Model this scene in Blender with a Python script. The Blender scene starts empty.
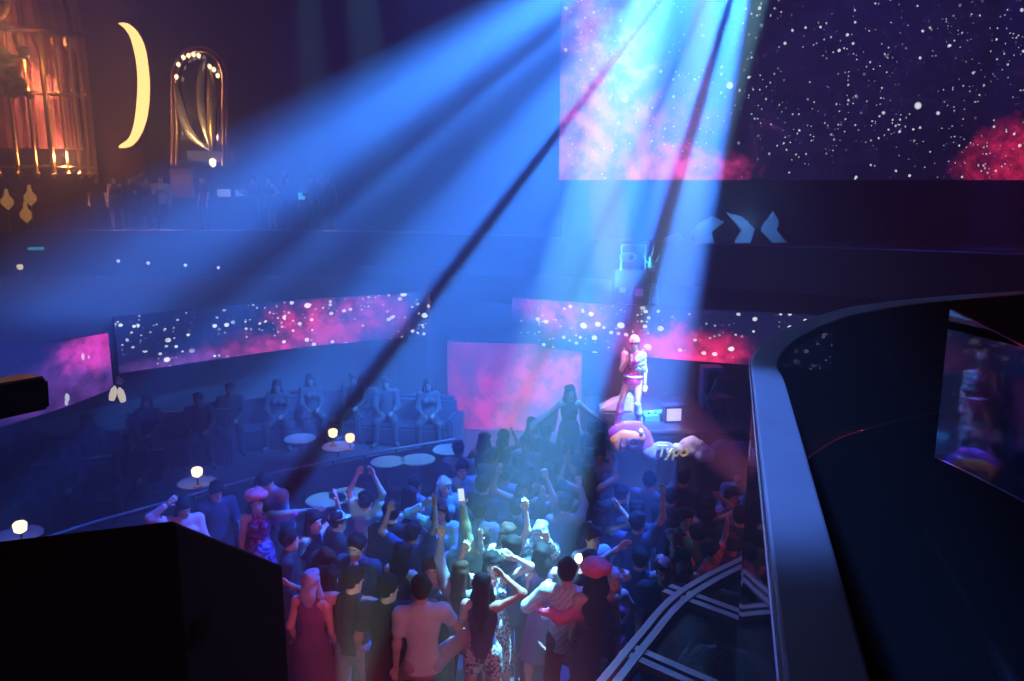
import bpy, bmesh, math, random
import numpy as np
from mathutils import Vector, Matrix
random.seed(7)
sc = bpy.context.scene
COL = sc.collection
PI = math.pi
R = math.radians

# ------------------------------------------------------------------ camera
H, FPX, CX, CY = 5.4, 760.0, 512.0, 340.5
TH = math.atan(140.5 / FPX)
cam_data = bpy.data.cameras.new('camera')
cam_data.sensor_width = 36.0
cam_data.lens = 36.0 * FPX / 1024.0
cam_data.clip_start = 0.05
cam_data.clip_end = 200
cam = bpy.data.objects.new('camera', cam_data)
COL.objects.link(cam)
cam.location = (0, 0, H)
cam.rotation_euler = (PI / 2 - TH, 0, 0)
sc.camera = cam
EYE = Vector((0, 0, H))


def ray(u, v):
    a, b = (u - CX) / FPX, (CY - v) / FPX
    return Vector((a, math.cos(TH) + b * math.sin(TH), -math.sin(TH) + b * math.cos(TH)))


def at(u, v, z=None, Y=None):
    d = ray(u, v)
    t = (z - H) / d.z if z is not None else Y / d.y
    return EYE + d * t


# ------------------------------------------------------------------ materials
def new_mat(name):
    m = bpy.data.materials.new(name)
    m.use_nodes = True
    nt = m.node_tree
    return m, nt, nt.nodes['Principled BSDF']


MATS = {}


def mat(name, col, rough=0.6, metal=0.0, emit=None, es=0.0, noise=0.0, nscale=8.0, spec=0.5, bump=0.0):
    if name in MATS:
        return MATS[name]
    m, nt, b = new_mat(name)
    b.inputs['Base Color'].default_value = (*col, 1)
    b.inputs['Roughness'].default_value = rough
    b.inputs['Metallic'].default_value = metal
    b.inputs['Specular IOR Level'].default_value = spec
    if emit:
        b.inputs['Emission Color'].default_value = (*emit, 1)
        b.inputs['Emission Strength'].default_value = es
    if noise > 0 or bump > 0:
        tc = nt.nodes.new('ShaderNodeTexCoord')
        n = nt.nodes.new('ShaderNodeTexNoise')
        n.inputs['Scale'].default_value = nscale
        n.inputs['Detail'].default_value = 5
        nt.links.new(tc.outputs['Object'], n.inputs['Vector'])
        if noise > 0:
            mx = nt.nodes.new('ShaderNodeMix')
            mx.data_type = 'RGBA'
            mx.inputs[6].default_value = (*[c * (1 - noise) for c in col], 1)
            mx.inputs[7].default_value = (*[min(1, c * (1 + noise)) for c in col], 1)
            nt.links.new(n.outputs['Fac'], mx.inputs[0])
            nt.links.new(mx.outputs[2], b.inputs['Base Color'])
        if bump > 0:
            bp = nt.nodes.new('ShaderNodeBump')
            bp.inputs['Strength'].default_value = bump
            nt.links.new(n.outputs['Fac'], bp.inputs['Height'])
            nt.links.new(bp.outputs['Normal'], b.inputs['Normal'])
    MATS[name] = m
    return m


def emission(name, col, s):
    return mat(name, (0.02, 0.02, 0.02), 0.5, 0, col, s)


class G:
    """small node-graph helper"""

    def __init__(s, nt):
        s.nt = nt

    def n(s, typ, **kw):
        nd = s.nt.nodes.new(typ)
        for k, v in kw.items():
            setattr(nd, k, v)
        return nd

    def link(s, a, b):
        s.nt.links.new(a, b)

    def put(s, sock, v):
        if hasattr(v, 'links') or isinstance(v, bpy.types.NodeSocket):
            s.nt.links.new(v, sock)
        else:
            sock.default_value = v

    def m(s, op, a, b=None, c=None, clamp=False):
        nd = s.n('ShaderNodeMath', operation=op, use_clamp=clamp)
        s.put(nd.inputs[0], a)
        if b is not None:
            s.put(nd.inputs[1], b)
        if c is not None:
            s.put(nd.inputs[2], c)
        return nd.outputs[0]

    def ramp(s, f, stops, interp='LINEAR'):
        nd = s.n('ShaderNodeValToRGB')
        cr = nd.color_ramp
        cr.interpolation = interp
        while len(cr.elements) < len(stops):
            cr.elements.new(0.5)
        for e, (p, c) in zip(cr.elements, stops):
            e.position = p
        for e, (p, c) in zip(cr.elements, stops):
            e.position = p
            e.color = (*c, 1) if len(c) == 3 else c
        s.put(nd.inputs[0], f)
        return nd.outputs['Color']

    def mixc(s, f, a, b, mode='MIX'):
        nd = s.n('ShaderNodeMix', data_type='RGBA', blend_type=mode)
        nd.clamp_factor = True
        s.put(nd.inputs[0], f)
        s.put(nd.inputs[6], a)
        s.put(nd.inputs[7], b)
        return nd.outputs[2]

    def smooth(s, x, lo, hi):
        nd = s.n('ShaderNodeMapRange', interpolation_type='SMOOTHSTEP')
        s.put(nd.inputs[0], x)
        nd.inputs[1].default_value = lo
        nd.inputs[2].default_value = hi
        return nd.outputs[0]


# ------------------------------------------------------------------ objects
def tag(o, label=None, cat=None, group=None, kind=None):
    if label:
        o['label'] = label
    if cat:
        o['category'] = cat
    if group:
        o['group'] = group
    if kind:
        o['kind'] = kind
    return o


def link(name, data, parent=None):
    o = bpy.data.objects.new(name, data)
    COL.objects.link(o)
    if parent is not None:
        o.parent = parent
    return o


def empty(name, loc=(0, 0, 0), rz=0.0):
    o = link(name, None)
    o.empty_display_size = 0.1
    o.location = loc
    o.rotation_euler = (0, 0, rz)
    return o


def mesh_obj(name, V, F, m, parent=None, smooth=False, uv=None):
    me = bpy.data.meshes.new(name)
    me.from_pydata([tuple(v) for v in V], [], [tuple(f) for f in F])
    me.update()
    if m is not None:
        me.materials.append(m)
    if smooth:
        me.polygons.foreach_set('use_smooth', [True] * len(me.polygons))
    if uv is not None:
        l = me.uv_layers.new(name='UVMap')
        for lp in me.loops:
            l.data[lp.index].uv = uv[lp.vertex_index]
    return link(name, me, parent)


class MB:
    """collects shapes for one mesh"""

    def __init__(s):
        s.V, s.F = [], []

    def add(s, V, F):
        o = len(s.V)
        s.V += [Vector(v) for v in V]
        s.F += [tuple(i + o for i in f) for f in F]
        return s

    def box(s, lo, hi, bev=0.0, M=None):
        bm = bmesh.new()
        bmesh.ops.create_cube(bm, size=1)
        c = [(a + b) / 2 for a, b in zip(lo, hi)]
        d = [abs(b - a) for a, b in zip(lo, hi)]
        for v in bm.verts:
            v.co = Vector((c[0] + v.co.x * d[0], c[1] + v.co.y * d[1], c[2] + v.co.z * d[2]))
        if bev > 0:
            bmesh.ops.bevel(bm, geom=bm.edges[:], offset=min(bev, min(d) * 0.45), segments=2, affect='EDGES')
        return s.bm(bm, M)

    def bm(s, bm, M=None):
        bm.verts.ensure_lookup_table()
        bm.verts.index_update()
        V = [(M @ v.co) if M is not None else v.co.copy() for v in bm.verts]
        F = [[v.index for v in f.verts] for f in bm.faces]
        bm.free()
        return s.add(V, F)

    def lathe(s, prof, n=20, c=(0, 0, 0)):
        V, F = [], []
        for r, z in prof:
            for i in range(n):
                a = 2 * PI * i / n
                V.append((c[0] + r * math.cos(a), c[1] + r * math.sin(a), c[2] + z))
        for k in range(len(prof) - 1):
            for i in range(n):
                j = (i + 1) % n
                F.append((k * n + i, k * n + j, (k + 1) * n + j, (k + 1) * n + i))
        F.append(tuple(range(n - 1, -1, -1)))
        F.append(tuple((len(prof) - 1) * n + i for i in range(n)))
        return s.add(V, F)

    def tube(s, pts, r, n=8, closed=False):
        pts = [Vector(p) for p in pts]
        rs = r if isinstance(r, (list, tuple)) else [r] * len(pts)
        V, F = [], []
        up = None
        for i, p in enumerate(pts):
            a = pts[i - 1] if (i > 0 or closed) else p
            b = pts[(i + 1) % len(pts)] if (i < len(pts) - 1 or closed) else p
            t = (b - a).normalized()
            if up is None:
                up = Vector((0, 0, 1)) if abs(t.z) < 0.9 else Vector((1, 0, 0))
            x = t.cross(up).normalized()
            up = x.cross(t).normalized()
            for k in range(n):
                g = 2 * PI * k / n
                V.append(p + (x * math.cos(g) + up * math.sin(g)) * rs[i])
        m = len(pts)
        for i in range(m if closed else m - 1):
            i2 = (i + 1) % m
            for k in range(n):
                k2 = (k + 1) % n
                F.append((i * n + k, i * n + k2, i2 * n + k2, i2 * n + k))
        if not closed:
            F.append(tuple(range(n - 1, -1, -1)))
            F.append(tuple((m - 1) * n + k for k in range(n)))
        return s.add(V, F)

    def strip(s, A, B, thick, closed_ends=True):
        """solid between polyline A and polyline B (same count) extruded down by thick"""
        n = len(A)
        A = [Vector(a) for a in A]
        B = [Vector(b) for b in B]
        dz = Vector((0, 0, -thick))
        V = A + B + [a + dz for a in A] + [b + dz for b in B]
        F = []
        for i in range(n - 1):
            F.append((i, i + 1, n + i + 1, n + i))
            F.append((2 * n + i + 1, 2 * n + i, 3 * n + i, 3 * n + i + 1))
            F.append((i + 1, i, 2 * n + i, 2 * n + i + 1))
            F.append((n + i, n + i + 1, 3 * n + i + 1, 3 * n + i))
        F.append((0, n, 3 * n, 2 * n))
        F.append((2 * n - 1, n - 1, 3 * n - 1, 4 * n - 1))
        return s.add(V, F)

    def prism(s, poly, y0, y1, M=None):
        """polygon in x,z extruded along y"""
        n = len(poly)
        V = [Vector((p[0], y0, p[1])) for p in poly] + [Vector((p[0], y1, p[1])) for p in poly]
        if M is not None:
            V = [M @ v for v in V]
        F = [tuple(range(n)), tuple(range(2 * n - 1, n - 1, -1))]
        for i in range(n):
            j = (i + 1) % n
            F.append((i, n + i, n + j, j))
        return s.add(V, F)

    def build(s, name, m, parent=None, smooth=False):
        o = mesh_obj(name, s.V, s.F, m, parent, smooth)
        bm = bmesh.new()
        bm.from_mesh(o.data)
        bmesh.ops.recalc_face_normals(bm, faces=bm.faces)
        bm.to_mesh(o.data)
        bm.free()
        return o


def catmull(P, n=8):
    P = [Vector(p) for p in P]
    out = []
    for i in range(len(P) - 1):
        p0 = P[i - 1] if i > 0 else P[i] * 2 - P[i + 1]
        p1, p2 = P[i], P[i + 1]
        p3 = P[i + 2] if i + 2 < len(P) else P[i + 1] * 2 - P[i]
        for k in range(n):
            t = k / n
            out.append(0.5 * ((2 * p1) + (p2 - p0) * t + (2 * p0 - 5 * p1 + 4 * p2 - p3) * t * t + (3 * p1 - p0 - 3 * p2 + p3) * t ** 3))
    out.append(P[-1])
    return out


def resample(P, n):
    L = [0]
    for a, b in zip(P, P[1:]):
        L.append(L[-1] + (b - a).length)
    out = []
    j = 0
    for k in range(n):
        s = L[-1] * k / (n - 1)
        while j < len(L) - 2 and L[j + 1] < s:
            j += 1
        t = (s - L[j]) / max(1e-9, L[j + 1] - L[j])
        out.append(P[j].lerp(P[j + 1], min(1, max(0, t))))
    return out


def offset_xy(P, d):
    """offset a plan polyline to its left by d"""
    out = []
    for i, p in enumerate(P):
        a = P[max(0, i - 1)]
        b = P[min(len(P) - 1, i + 1)]
        t = (b - a)
        t.z = 0
        t.normalize()
        out.append(p + Vector((-t.y, t.x, 0)) * d)
    return out


def struct(name, mb, m):
    return tag(mb.build(name, m), kind='structure')
# ------------------------------------------------------------------ shared materials
BLACK = mat('black_paint', (0.012, 0.012, 0.016), 0.7, noise=0.3)
WALLM = mat('dark_wall_paint', (0.018, 0.018, 0.024), 0.8, noise=0.35, nscale=1.5)
REDWALL = mat('warm_tinted_wall_paint', (0.05, 0.016, 0.022), 0.75, noise=0.3, nscale=1.0)  # reddish glow of the birdcage lights put into the wall colour
FLOORM = mat('dark_dance_floor', (0.02, 0.02, 0.024), 0.35, noise=0.4, nscale=3)
CARPET = mat('dark_carpet', (0.018, 0.017, 0.022), 0.9, noise=0.4, nscale=20)
GLOSS = mat('black_gloss', (0.004, 0.004, 0.006), 0.06, spec=0.6)
MIRROR = mat('dark_mirror_glass', (0.10, 0.11, 0.14), 0.04, metal=1.0)
STEEL = mat('brushed_steel', (0.30, 0.32, 0.38), 0.38, metal=0.85, noise=0.12, nscale=30)
CHROME = mat('chrome_trim', (0.65, 0.68, 0.75), 0.22, metal=1.0)
GOLD = mat('polished_gold', (0.83, 0.50, 0.22), 0.28, metal=1.0)
TRIMPINK = mat('rose_metal_trim', (0.55, 0.32, 0.40), 0.35, metal=0.9)

# ------------------------------------------------------------------ shell
XL, XR, YF, YB, ZC = -17.5, 15.5, -6.0, 25.0, 13.0
struct('floor', MB().box((XL, YF, -0.2), (XR, YB, 0)), FLOORM)
struct('ceiling', MB().box((XL, YF, ZC), (XR, YB, ZC + 0.2)), BLACK)
struct('wall_left', MB().box((XL - 0.2, YF, 0), (XL, YB, ZC)), WALLM)
struct('wall_right', MB().box((XR, YF, 0), (XR + 0.2, YB, ZC)), WALLM)
struct('wall_back', MB().box((XL, YB, 0), (XR, YB + 0.2, ZC)), WALLM)
struct('wall_front', MB().box((XL, YF - 0.2, 0), (XR, YF, ZC)), WALLM)
# the warm-tinted section of the far wall that carries the gold decorations
struct('wall_decor', MB().box((XL, 24.6, 4.5), (-11.6, YB, ZC)), REDWALL)


# ------------------------------------------------------------------ LED content
def led_mat(name, nebula_masks, base, strength, star_scale=(3.2, 9.0, 22.0), star_amt=(0.10, 0.10, 0.12), big=1.0, seed=0.0,
            streak=1.0, star_mask=None, hue=((0.8, 0.05, 0.25), (0.25, 0.25, 0.9))):
    """moving picture of stars and nebulae on a screen: UV in metres along the panel.
    nebula_masks: list of (u, v, radius_u, radius_v, colour, gain)"""
    m, nt, b = new_mat(name)
    g = G(nt)
    uv = g.n('ShaderNodeUVMap')
    mp = g.n('ShaderNodeMapping')
    mp.inputs['Location'].default_value = (seed, seed * 0.7, seed)
    g.link(uv.outputs[0], mp.inputs[0])
    sep = g.n('ShaderNodeSeparateXYZ')
    g.link(uv.outputs[0], sep.inputs[0])
    n1 = g.n('ShaderNodeTexNoise')
    n1.inputs['Scale'].default_value = 0.9
    n1.inputs['Detail'].default_value = 8
    n1.inputs['Roughness'].default_value = 0.62
    n1.inputs['Distortion'].default_value = 0.6
    g.link(mp.outputs[0], n1.inputs['Vector'])
    n2 = g.n('ShaderNodeTexNoise')
    n2.inputs['Scale'].default_value = 3.0
    n2.inputs['Detail'].default_value = 8
    n2.inputs['Roughness'].default_value = 0.7
    g.link(mp.outputs[0], n2.inputs['Vector'])
    wob = g.m('SUBTRACT', n1.outputs['Fac'], 0.5)
    col = g.n('ShaderNodeRGB')
    col.outputs[0].default_value = (*base, 1)
    cur = col.outputs[0]
    for (u, v, ru, rv, c, gain) in nebula_masks:
        du = g.m('DIVIDE', g.m('SUBTRACT', sep.outputs[0], u), ru)
        dv = g.m('DIVIDE', g.m('SUBTRACT', sep.outputs[1], v), rv)
        d = g.m('SQRT', g.m('ADD', g.m('MULTIPLY', du, du), g.m('MULTIPLY', dv, dv)))
        d = g.m('ADD', d, g.m('MULTIPLY', wob, 2.2))
        f = g.smooth(d, 1.15, 0.15)
        f = g.m('MULTIPLY', f, g.m('ADD', 0.25, g.m('MULTIPLY', g.smooth(n2.outputs['Fac'], 0.32, 0.68), 0.9)))
        f = g.m('MULTIPLY', f, gain)
        cc = g.n('ShaderNodeRGB')
        cc.outputs[0].default_value = (*c, 1)
        vm = g.n('ShaderNodeVectorMath', operation='SCALE')
        g.link(cc.outputs[0], vm.inputs[0])
        g.link(f, vm.inputs['Scale'])
        va = g.n('ShaderNodeVectorMath', operation='ADD')
        g.link(cur, va.inputs[0])
        g.link(vm.outputs[0], va.inputs[1])
        cur = va.outputs[0]
    # stars, three sizes
    tot = None
    for k, (s, amt) in enumerate(zip(star_scale, star_amt)):
        vo = g.n('ShaderNodeTexVoronoi')
        vo.inputs['Scale'].default_value = s
        ms = g.n('ShaderNodeMapping')
        ms.inputs['Scale'].default_value = (1.0, streak, 1)
        ms.inputs['Location'].default_value = (seed + k * 3.3, k * 1.7, 0)
        g.link(uv.outputs[0], ms.inputs[0])
        g.link(ms.outputs[0], vo.inputs['Vector'])
        sp = g.n('ShaderNodeSeparateColor')
        g.link(vo.outputs['Color'], sp.inputs[0])
        rad = g.m('MULTIPLY', g.m('POWER', sp.outputs[0], 2.5), amt * 2.2)
        f = g.smooth(g.m('SUBTRACT', vo.outputs['Distance'], rad), 0.05, -0.02)
        f = g.m('MULTIPLY', f, g.m('GREATER_THAN', sp.outputs[1], (0.35, 0.22, 0.25)[k]))
        # clumping
        nc = g.n('ShaderNodeTexNoise')
        nc.inputs['Scale'].default_value = 0.7
        nc.inputs['Detail'].default_value = 3
        g.link(ms.outputs[0], nc.inputs['Vector'])
        f = g.m('MULTIPLY', f, g.smooth(nc.outputs['Fac'], (0.25, 0.36, 0.40)[k], (0.42, 0.52, 0.56)[k]))
        f = g.m('MULTIPLY', f, (1.0, 0.85, 0.6)[k] * big)
        tot = f if tot is None else g.m('ADD', tot, f)
    if star_mask is not None:
        tot = g.m('MULTIPLY', tot, g.smooth(sep.outputs[0], star_mask[0], star_mask[1]))
    st = g.n('ShaderNodeVectorMath', operation='SCALE')
    st.inputs[0].default_value = (0.9, 0.95, 1.0)
    g.link(tot, st.inputs['Scale'])
    va = g.n('ShaderNodeVectorMath', operation='ADD')
    g.link(cur, va.inputs[0])
    g.link(st.outputs[0], va.inputs[1])
    b.inputs['Base Color'].default_value = (0.005, 0.005, 0.007, 1)
    b.inputs['Roughness'].default_value = 0.35
    g.link(va.outputs[0], b.inputs['Emission Color'])
    b.inputs['Emission Strength'].default_value = strength
    return m


def led_panel(name, P, z0, z1, m, label, frame=True, thick=0.12, z1s=None, z0s=None):
    """a standing LED wall along plan polyline P; parts: display and casing"""
    n = len(P)
    t = empty(name, (P[0].x, P[0].y, z0))
    o = Vector((P[0].x, P[0].y, z0))
    L = [0]
    for a, b in zip(P, P[1:]):
        L.append(L[-1] + (b - a).length)
    V, UV, F = [], [], []
    for i, p in enumerate(P):
        zb = z0s[i] if z0s else z0
        zt = z1s[i] if z1s else z1
        V += [Vector((p.x, p.y, zb)) - o, Vector((p.x, p.y, zt)) - o]
        UV += [(L[i], 0), (L[i], zt - zb)]
    for i in range(n - 1):
        F.append((2 * i, 2 * i + 2, 2 * i + 3, 2 * i + 1))
    mesh_obj('display', V, F, m, t, uv=UV)
    Q = offset_xy(P, thick)
    A = [Vector((p.x, p.y, (z1s[i] if z1s else z1) + 0.02)) - o for i, p in enumerate(offset_xy(P, 0.012))]
    B = [Vector((p.x, p.y, (z1s[i] if z1s else z1) + 0.02)) - o for i, p in enumerate(Q)]
    MB().strip(A, B, z1 - z0 + 0.04).build('casing', BLACK, t)
    tag(t, label, 'screen')
    return t


def flat(p):
    return Vector((p.x, p.y, 0))


# big screen: faces -y
SY = 19.5
s_lb = at(559, 180, Y=SY)
SX0, SZ0 = s_lb.x, s_lb.z
big_led = led_mat('big_screen_picture', [
    (0.9, 1.6, 2.2, 2.4, (0.85, 0.12, 0.50), 0.7),
    (2.2, 0.8, 2.4, 1.6, (0.65, 0.08, 0.5), 0.7),
    (3.4, 0.2, 1.6, 0.8, (1.0, 0.04, 0.28), 0.9),
    (0.4, 0.3, 1.2, 1.0, (0.35, 0.15, 0.7), 0.8),
    (1.2, 3.4, 1.2, 2.0, (0.55, 0.6, 1.0), 0.7),
    (11.6, 0.5, 1.5, 1.1, (0.95, 0.02, 0.10), 1.0),
    (12.6, 2.0, 0.9, 2.8, (0.7, 0.02, 0.12), 0.8),
    (7.0, 3.0, 5.0, 4.0, (0.012, 0.008, 0.05), 0.8),
], (0.006, 0.005, 0.028), 1.5, star_scale=(1.5, 6.0, 12.0), star_amt=(0.07, 0.11, 0.15), big=1.2, seed=2.4)
led_panel('led_screen', [Vector((SX0, SY, 0)), Vector((SX0 + 13.2, SY, 0))], SZ0, SZ0 + 6.4, big_led,
          'giant LED screen showing a starry nebula above the upper tier', thick=0.25)
struct('wall_screen_header', MB().box((SX0 + 0.1, SY + 0.262, 4.3), (XR, SY + 0.6, ZC)), BLACK)

# ribbon screens on the first tier, z 2.05 .. 3.15
ZT0, ZT1 = 2.05, 3.15
rib_left = [flat(at(u, v, z=ZT1)) for u, v in ((114, 318), (200, 309.5), (300, 300), (380, 295), (430, 292))]
led_left = led_mat('left_ribbon_picture', [
    (4.3, 0.4, 1.3, 0.9, (0.75, 0.008, 0.12), 1.1),
    (5.7, 0.7, 0.9, 0.7, (0.5, 0.02, 0.2), 0.8),
    (3.0, 0.1, 1.3, 0.5, (0.6, 0.03, 0.2), 0.9),
    (7.6, 0.9, 0.5, 0.9, (0.7, 0.25, 0.45), 0.9),
    (1.2, 0.0, 1.3, 0.25, (0.35, 0.10, 0.55), 0.6),
], (0.008, 0.012, 0.07), 1.7, star_scale=(3.8, 6.5, 11.0), star_amt=(0.16, 0.19, 0.18), big=1.0, seed=5.1, streak=1.3)
led_panel('led_ribbon', catmull(rib_left, 5), ZT0, ZT1, led_left, 'long curved LED fascia with white stars and red nebula, from the corner to the gap')

rib_corner = [flat(at(u, v, z=zz)) for u, v, zz in ((-60, 362, 3.0), (10, 350, 3.05), (60, 341, 3.1), (108, 333, 3.1))]
led_corner = led_mat('corner_ribbon_picture', [
    (2.4, 0.9, 0.8, 0.5, (0.85, 0.03, 0.35), 1.1),
    (3.6, 0.4, 0.45, 0.9, (0.9, 0.02, 0.14), 1.2),
    (2.0, 0.3, 1.4, 0.7, (0.16, 0.04, 0.30), 1.0),
], (0.010, 0.008, 0.05), 1.4, star_scale=(3.6, 6.0, 11.0), star_amt=(0.12, 0.12, 0.1), big=0.7, seed=8.2, streak=0.5)
P = catmull(rib_corner, 5)
led_panel('led_ribbon', P, 1.85, 3.1, led_corner, 'short LED fascia with magenta nebula, left of the long curved one',
          z0s=[1.75 + 0.35 * (i / (len(P) - 1)) for i in range(len(P))])

rib_right = [flat(at(u, v, z=ZT1)) for u, v in ((512, 298), (560, 301), (607, 304.5), (690, 309), (760, 312.5))]
rr = catmull(rib_right, 5)
d = (rr[-1] - rr[-2]).normalized()
rr += [rr[-1] + d * 0.7, rr[-1] + d * 1.4]
led_right = led_mat('right_ribbon_picture', [
    (1.6, 0.7, 1.0, 0.6, (0.55, 0.06, 0.35), 1.0),
    (3.2, 0.25, 1.0, 0.6, (0.7, 0.04, 0.3), 1.0),
    (4.3, 0.2, 1.2, 0.6, (0.95, 0.02, 0.12), 1.3),
    (0.6, 0.95, 0.9, 0.4, (0.6, 0.05, 0.3), 0.8),
], (0.008, 0.010, 0.06), 1.6, star_scale=(3.4, 6.0, 11.0), star_amt=(0.15, 0.18, 0.17), big=1.0, seed=11.7, streak=1.3)
led_panel('led_ribbon', rr, ZT0, ZT1, led_right, 'LED fascia with white stars and red glow behind the singer')

# red LED wall under the ribbons
a, b_ = at(447, 342, Y=17.6), at(582, 350, Y=17.2)
led_red = led_mat('red_wall_picture', [
    (1.5, 1.0, 2.6, 1.7, (0.50, 0.012, 0.10), 0.9),
    (2.4, 1.6, 1.0, 0.9, (0.75, 0.03, 0.16), 0.8),
    (0.9, 0.5, 0.8, 0.9, (0.6, 0.01, 0.12), 0.7),
], (0.12, 0.008, 0.09), 1.3, star_scale=(2.4, 5.0, 12.0), star_amt=(0.06, 0.05, 0.04), big=0.5, seed=14.0)
zr0 = at(490, 436, Y=17.5).z
led_panel('led_screen', [flat(a), flat(b_)], zr0, a.z, led_red, 'red nebula LED wall panel hanging under the gap between the fascias')

# ------------------------------------------------------------------ tiers
# first tier slab behind the ribbons
front1 = [Vector((p.x, p.y, 2.98)) for p in P] + [Vector((p.x, p.y, 2.98)) for p in catmull(rib_left, 5)] + [Vector((p.x, p.y, 2.98)) for p in rr] + [Vector((12, 11.5, 2.98)), Vector((15.3, 8, 2.98))]
f1 = resample(offset_xy(front1, 0.2), 60)
back1 = resample([Vector((-17.3, 8, 2.98)), Vector((-17.3, 24.8, 2.98)), Vector((15.3, 24.8, 2.98)), Vector((15.3, 12, 2.98))], 60)
struct('floor_first_tier', MB().strip(f1, back1, 0.7), CARPET)
# the wall under the first tier, set back behind the booths
wu = resample([Vector((-11.0, 8.0, 2.3)), Vector((-10.2, 14.0, 2.3)), Vector((-5.5, 18.0, 2.3)), Vector((-2.4, 19.4, 2.3)), Vector((1.0, 18.4, 2.3)), Vector((5.5, 17.2, 2.3)), Vector((12, 14.5, 2.3))], 40)
struct('wall_under_tier', MB().strip(wu, offset_xy(wu, 0.2), 2.3), WALLM)
# second tier: dark fascia with a thin rose trim
f2 = [Vector((-17.3, 24.2, 4.46)), Vector((-6, 24.0, 4.46)), Vector((0, 21.4, 4.43)), at(690, 243, z=4.4), at(1024, 254.5, z=4.4), Vector((13.5, 11.2, 4.4)), Vector((15.3, 9.0, 4.4))]
f2 = resample(f2, 60)
b2 = resample([Vector((-17.3, 24.8, 4.46)), Vector((0, 24.9, 4.46)), Vector((15.3, 24.9, 4.46)), Vector((15.3, 12, 4.4))], 60)
struct('floor_second_tier', MB().strip([p - Vector((0, 0, 0.05)) for p in offset_xy(f2, 0.1)], [p - Vector((0, 0, 0.05)) for p in b2], 0.3), CARPET)
struct('wall_second_tier_fascia', MB().strip([p - Vector((0, 0, 0.02)) for p in offset_xy(f2, 0.02)], [p - Vector((0, 0, 0.02)) for p in offset_xy(f2, 0.12)], 1.0), BLACK)
struct('trim_1', MB().tube(f2, 0.022, 6), TRIMPINK)

# seating platform on the left with its low railing
rail_pts = [at(u, v, z=1.02) for u, v in ((-30, 565), (75, 528), (170, 501), (250, 479), (330, 461), (400, 448), (455, 439))]
rc = catmull(rail_pts, 6)
edge = resample([Vector((p.x, p.y, 0.45)) for p in rc], 40)
bk = resample([Vector((-17.3, 8.6, 0.45)), Vector((-12, 20, 0.45)), Vector((-1.2, 20, 0.45))], 40)
struct('floor_seating_platform', MB().strip(edge, bk, 0.45), CARPET)
# ------------------------------------------------------------------ people: distance fields meshed by surface nets
def surface_nets(F, org, h):
    ins = F < 0
    nx, ny, nz = F.shape
    cx, cy, cz = nx - 1, ny - 1, nz - 1
    acc = np.zeros((cx, cy, cz, 3), np.float32)
    cnt = np.zeros((cx, cy, cz), np.int32)
    for ax in range(3):
        o1, o2 = [a for a in range(3) if a != ax]
        for i in (0, 1):
            for j in (0, 1):
                lo = [0, 0, 0]
                lo[o1], lo[o2] = i, j
                hi = list(lo)
                hi[ax] = 1
                sa = tuple(slice(l, l + c) for l, c in zip(lo, (cx, cy, cz)))
                sb = tuple(slice(l, l + c) for l, c in zip(hi, (cx, cy, cz)))
                A, B = F[sa], F[sb]
                m = ins[sa] != ins[sb]
                t = A[m] / (A[m] - B[m])
                p = np.zeros((t.size, 3), np.float32)
                p[:, o1], p[:, o2], p[:, ax] = i, j, t
                acc[m] += p
                cnt[m] += 1
    act = cnt > 0
    idx = -np.ones(cnt.shape, np.int32)
    n = int(act.sum())
    idx[act] = np.arange(n)
    g = np.argwhere(act).astype(np.float32)
    V = (g + acc[act] / cnt[act][:, None]) * h + np.asarray(org, np.float32)
    Q = []
    for ax in range(3):
        o1, o2 = [(1, 2), (2, 0), (0, 1)][ax]
        sl = [slice(None)] * 3
        sl[ax] = slice(0, F.shape[ax] - 1)
        sh = [slice(None)] * 3
        sh[ax] = slice(1, F.shape[ax])
        a, b = ins[tuple(sl)], ins[tuple(sh)]
        for flip in (False, True):
            m = (a & ~b) if not flip else (~a & b)
            e = np.argwhere(m)
            e = e[(e[:, o1] > 0) & (e[:, o2] > 0) & (e[:, o1] < F.shape[o1] - 1) & (e[:, o2] < F.shape[o2] - 1)]
            if len(e) == 0:
                continue
            def ix(d1, d2):
                q = e.copy()
                q[:, o1] -= d1
                q[:, o2] -= d2
                return idx[q[:, 0], q[:, 1], q[:, 2]]
            quad = np.stack([ix(1, 1), ix(0, 1), ix(0, 0), ix(1, 0)], 1)
            if flip:
                quad = quad[:, ::-1]
            Q.append(quad)
    Q = np.concatenate(Q) if Q else np.zeros((0, 4), np.int32)
    return V, Q


def np3(v):
    return np.array((v[0], v[1], v[2]), np.float32)


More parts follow.
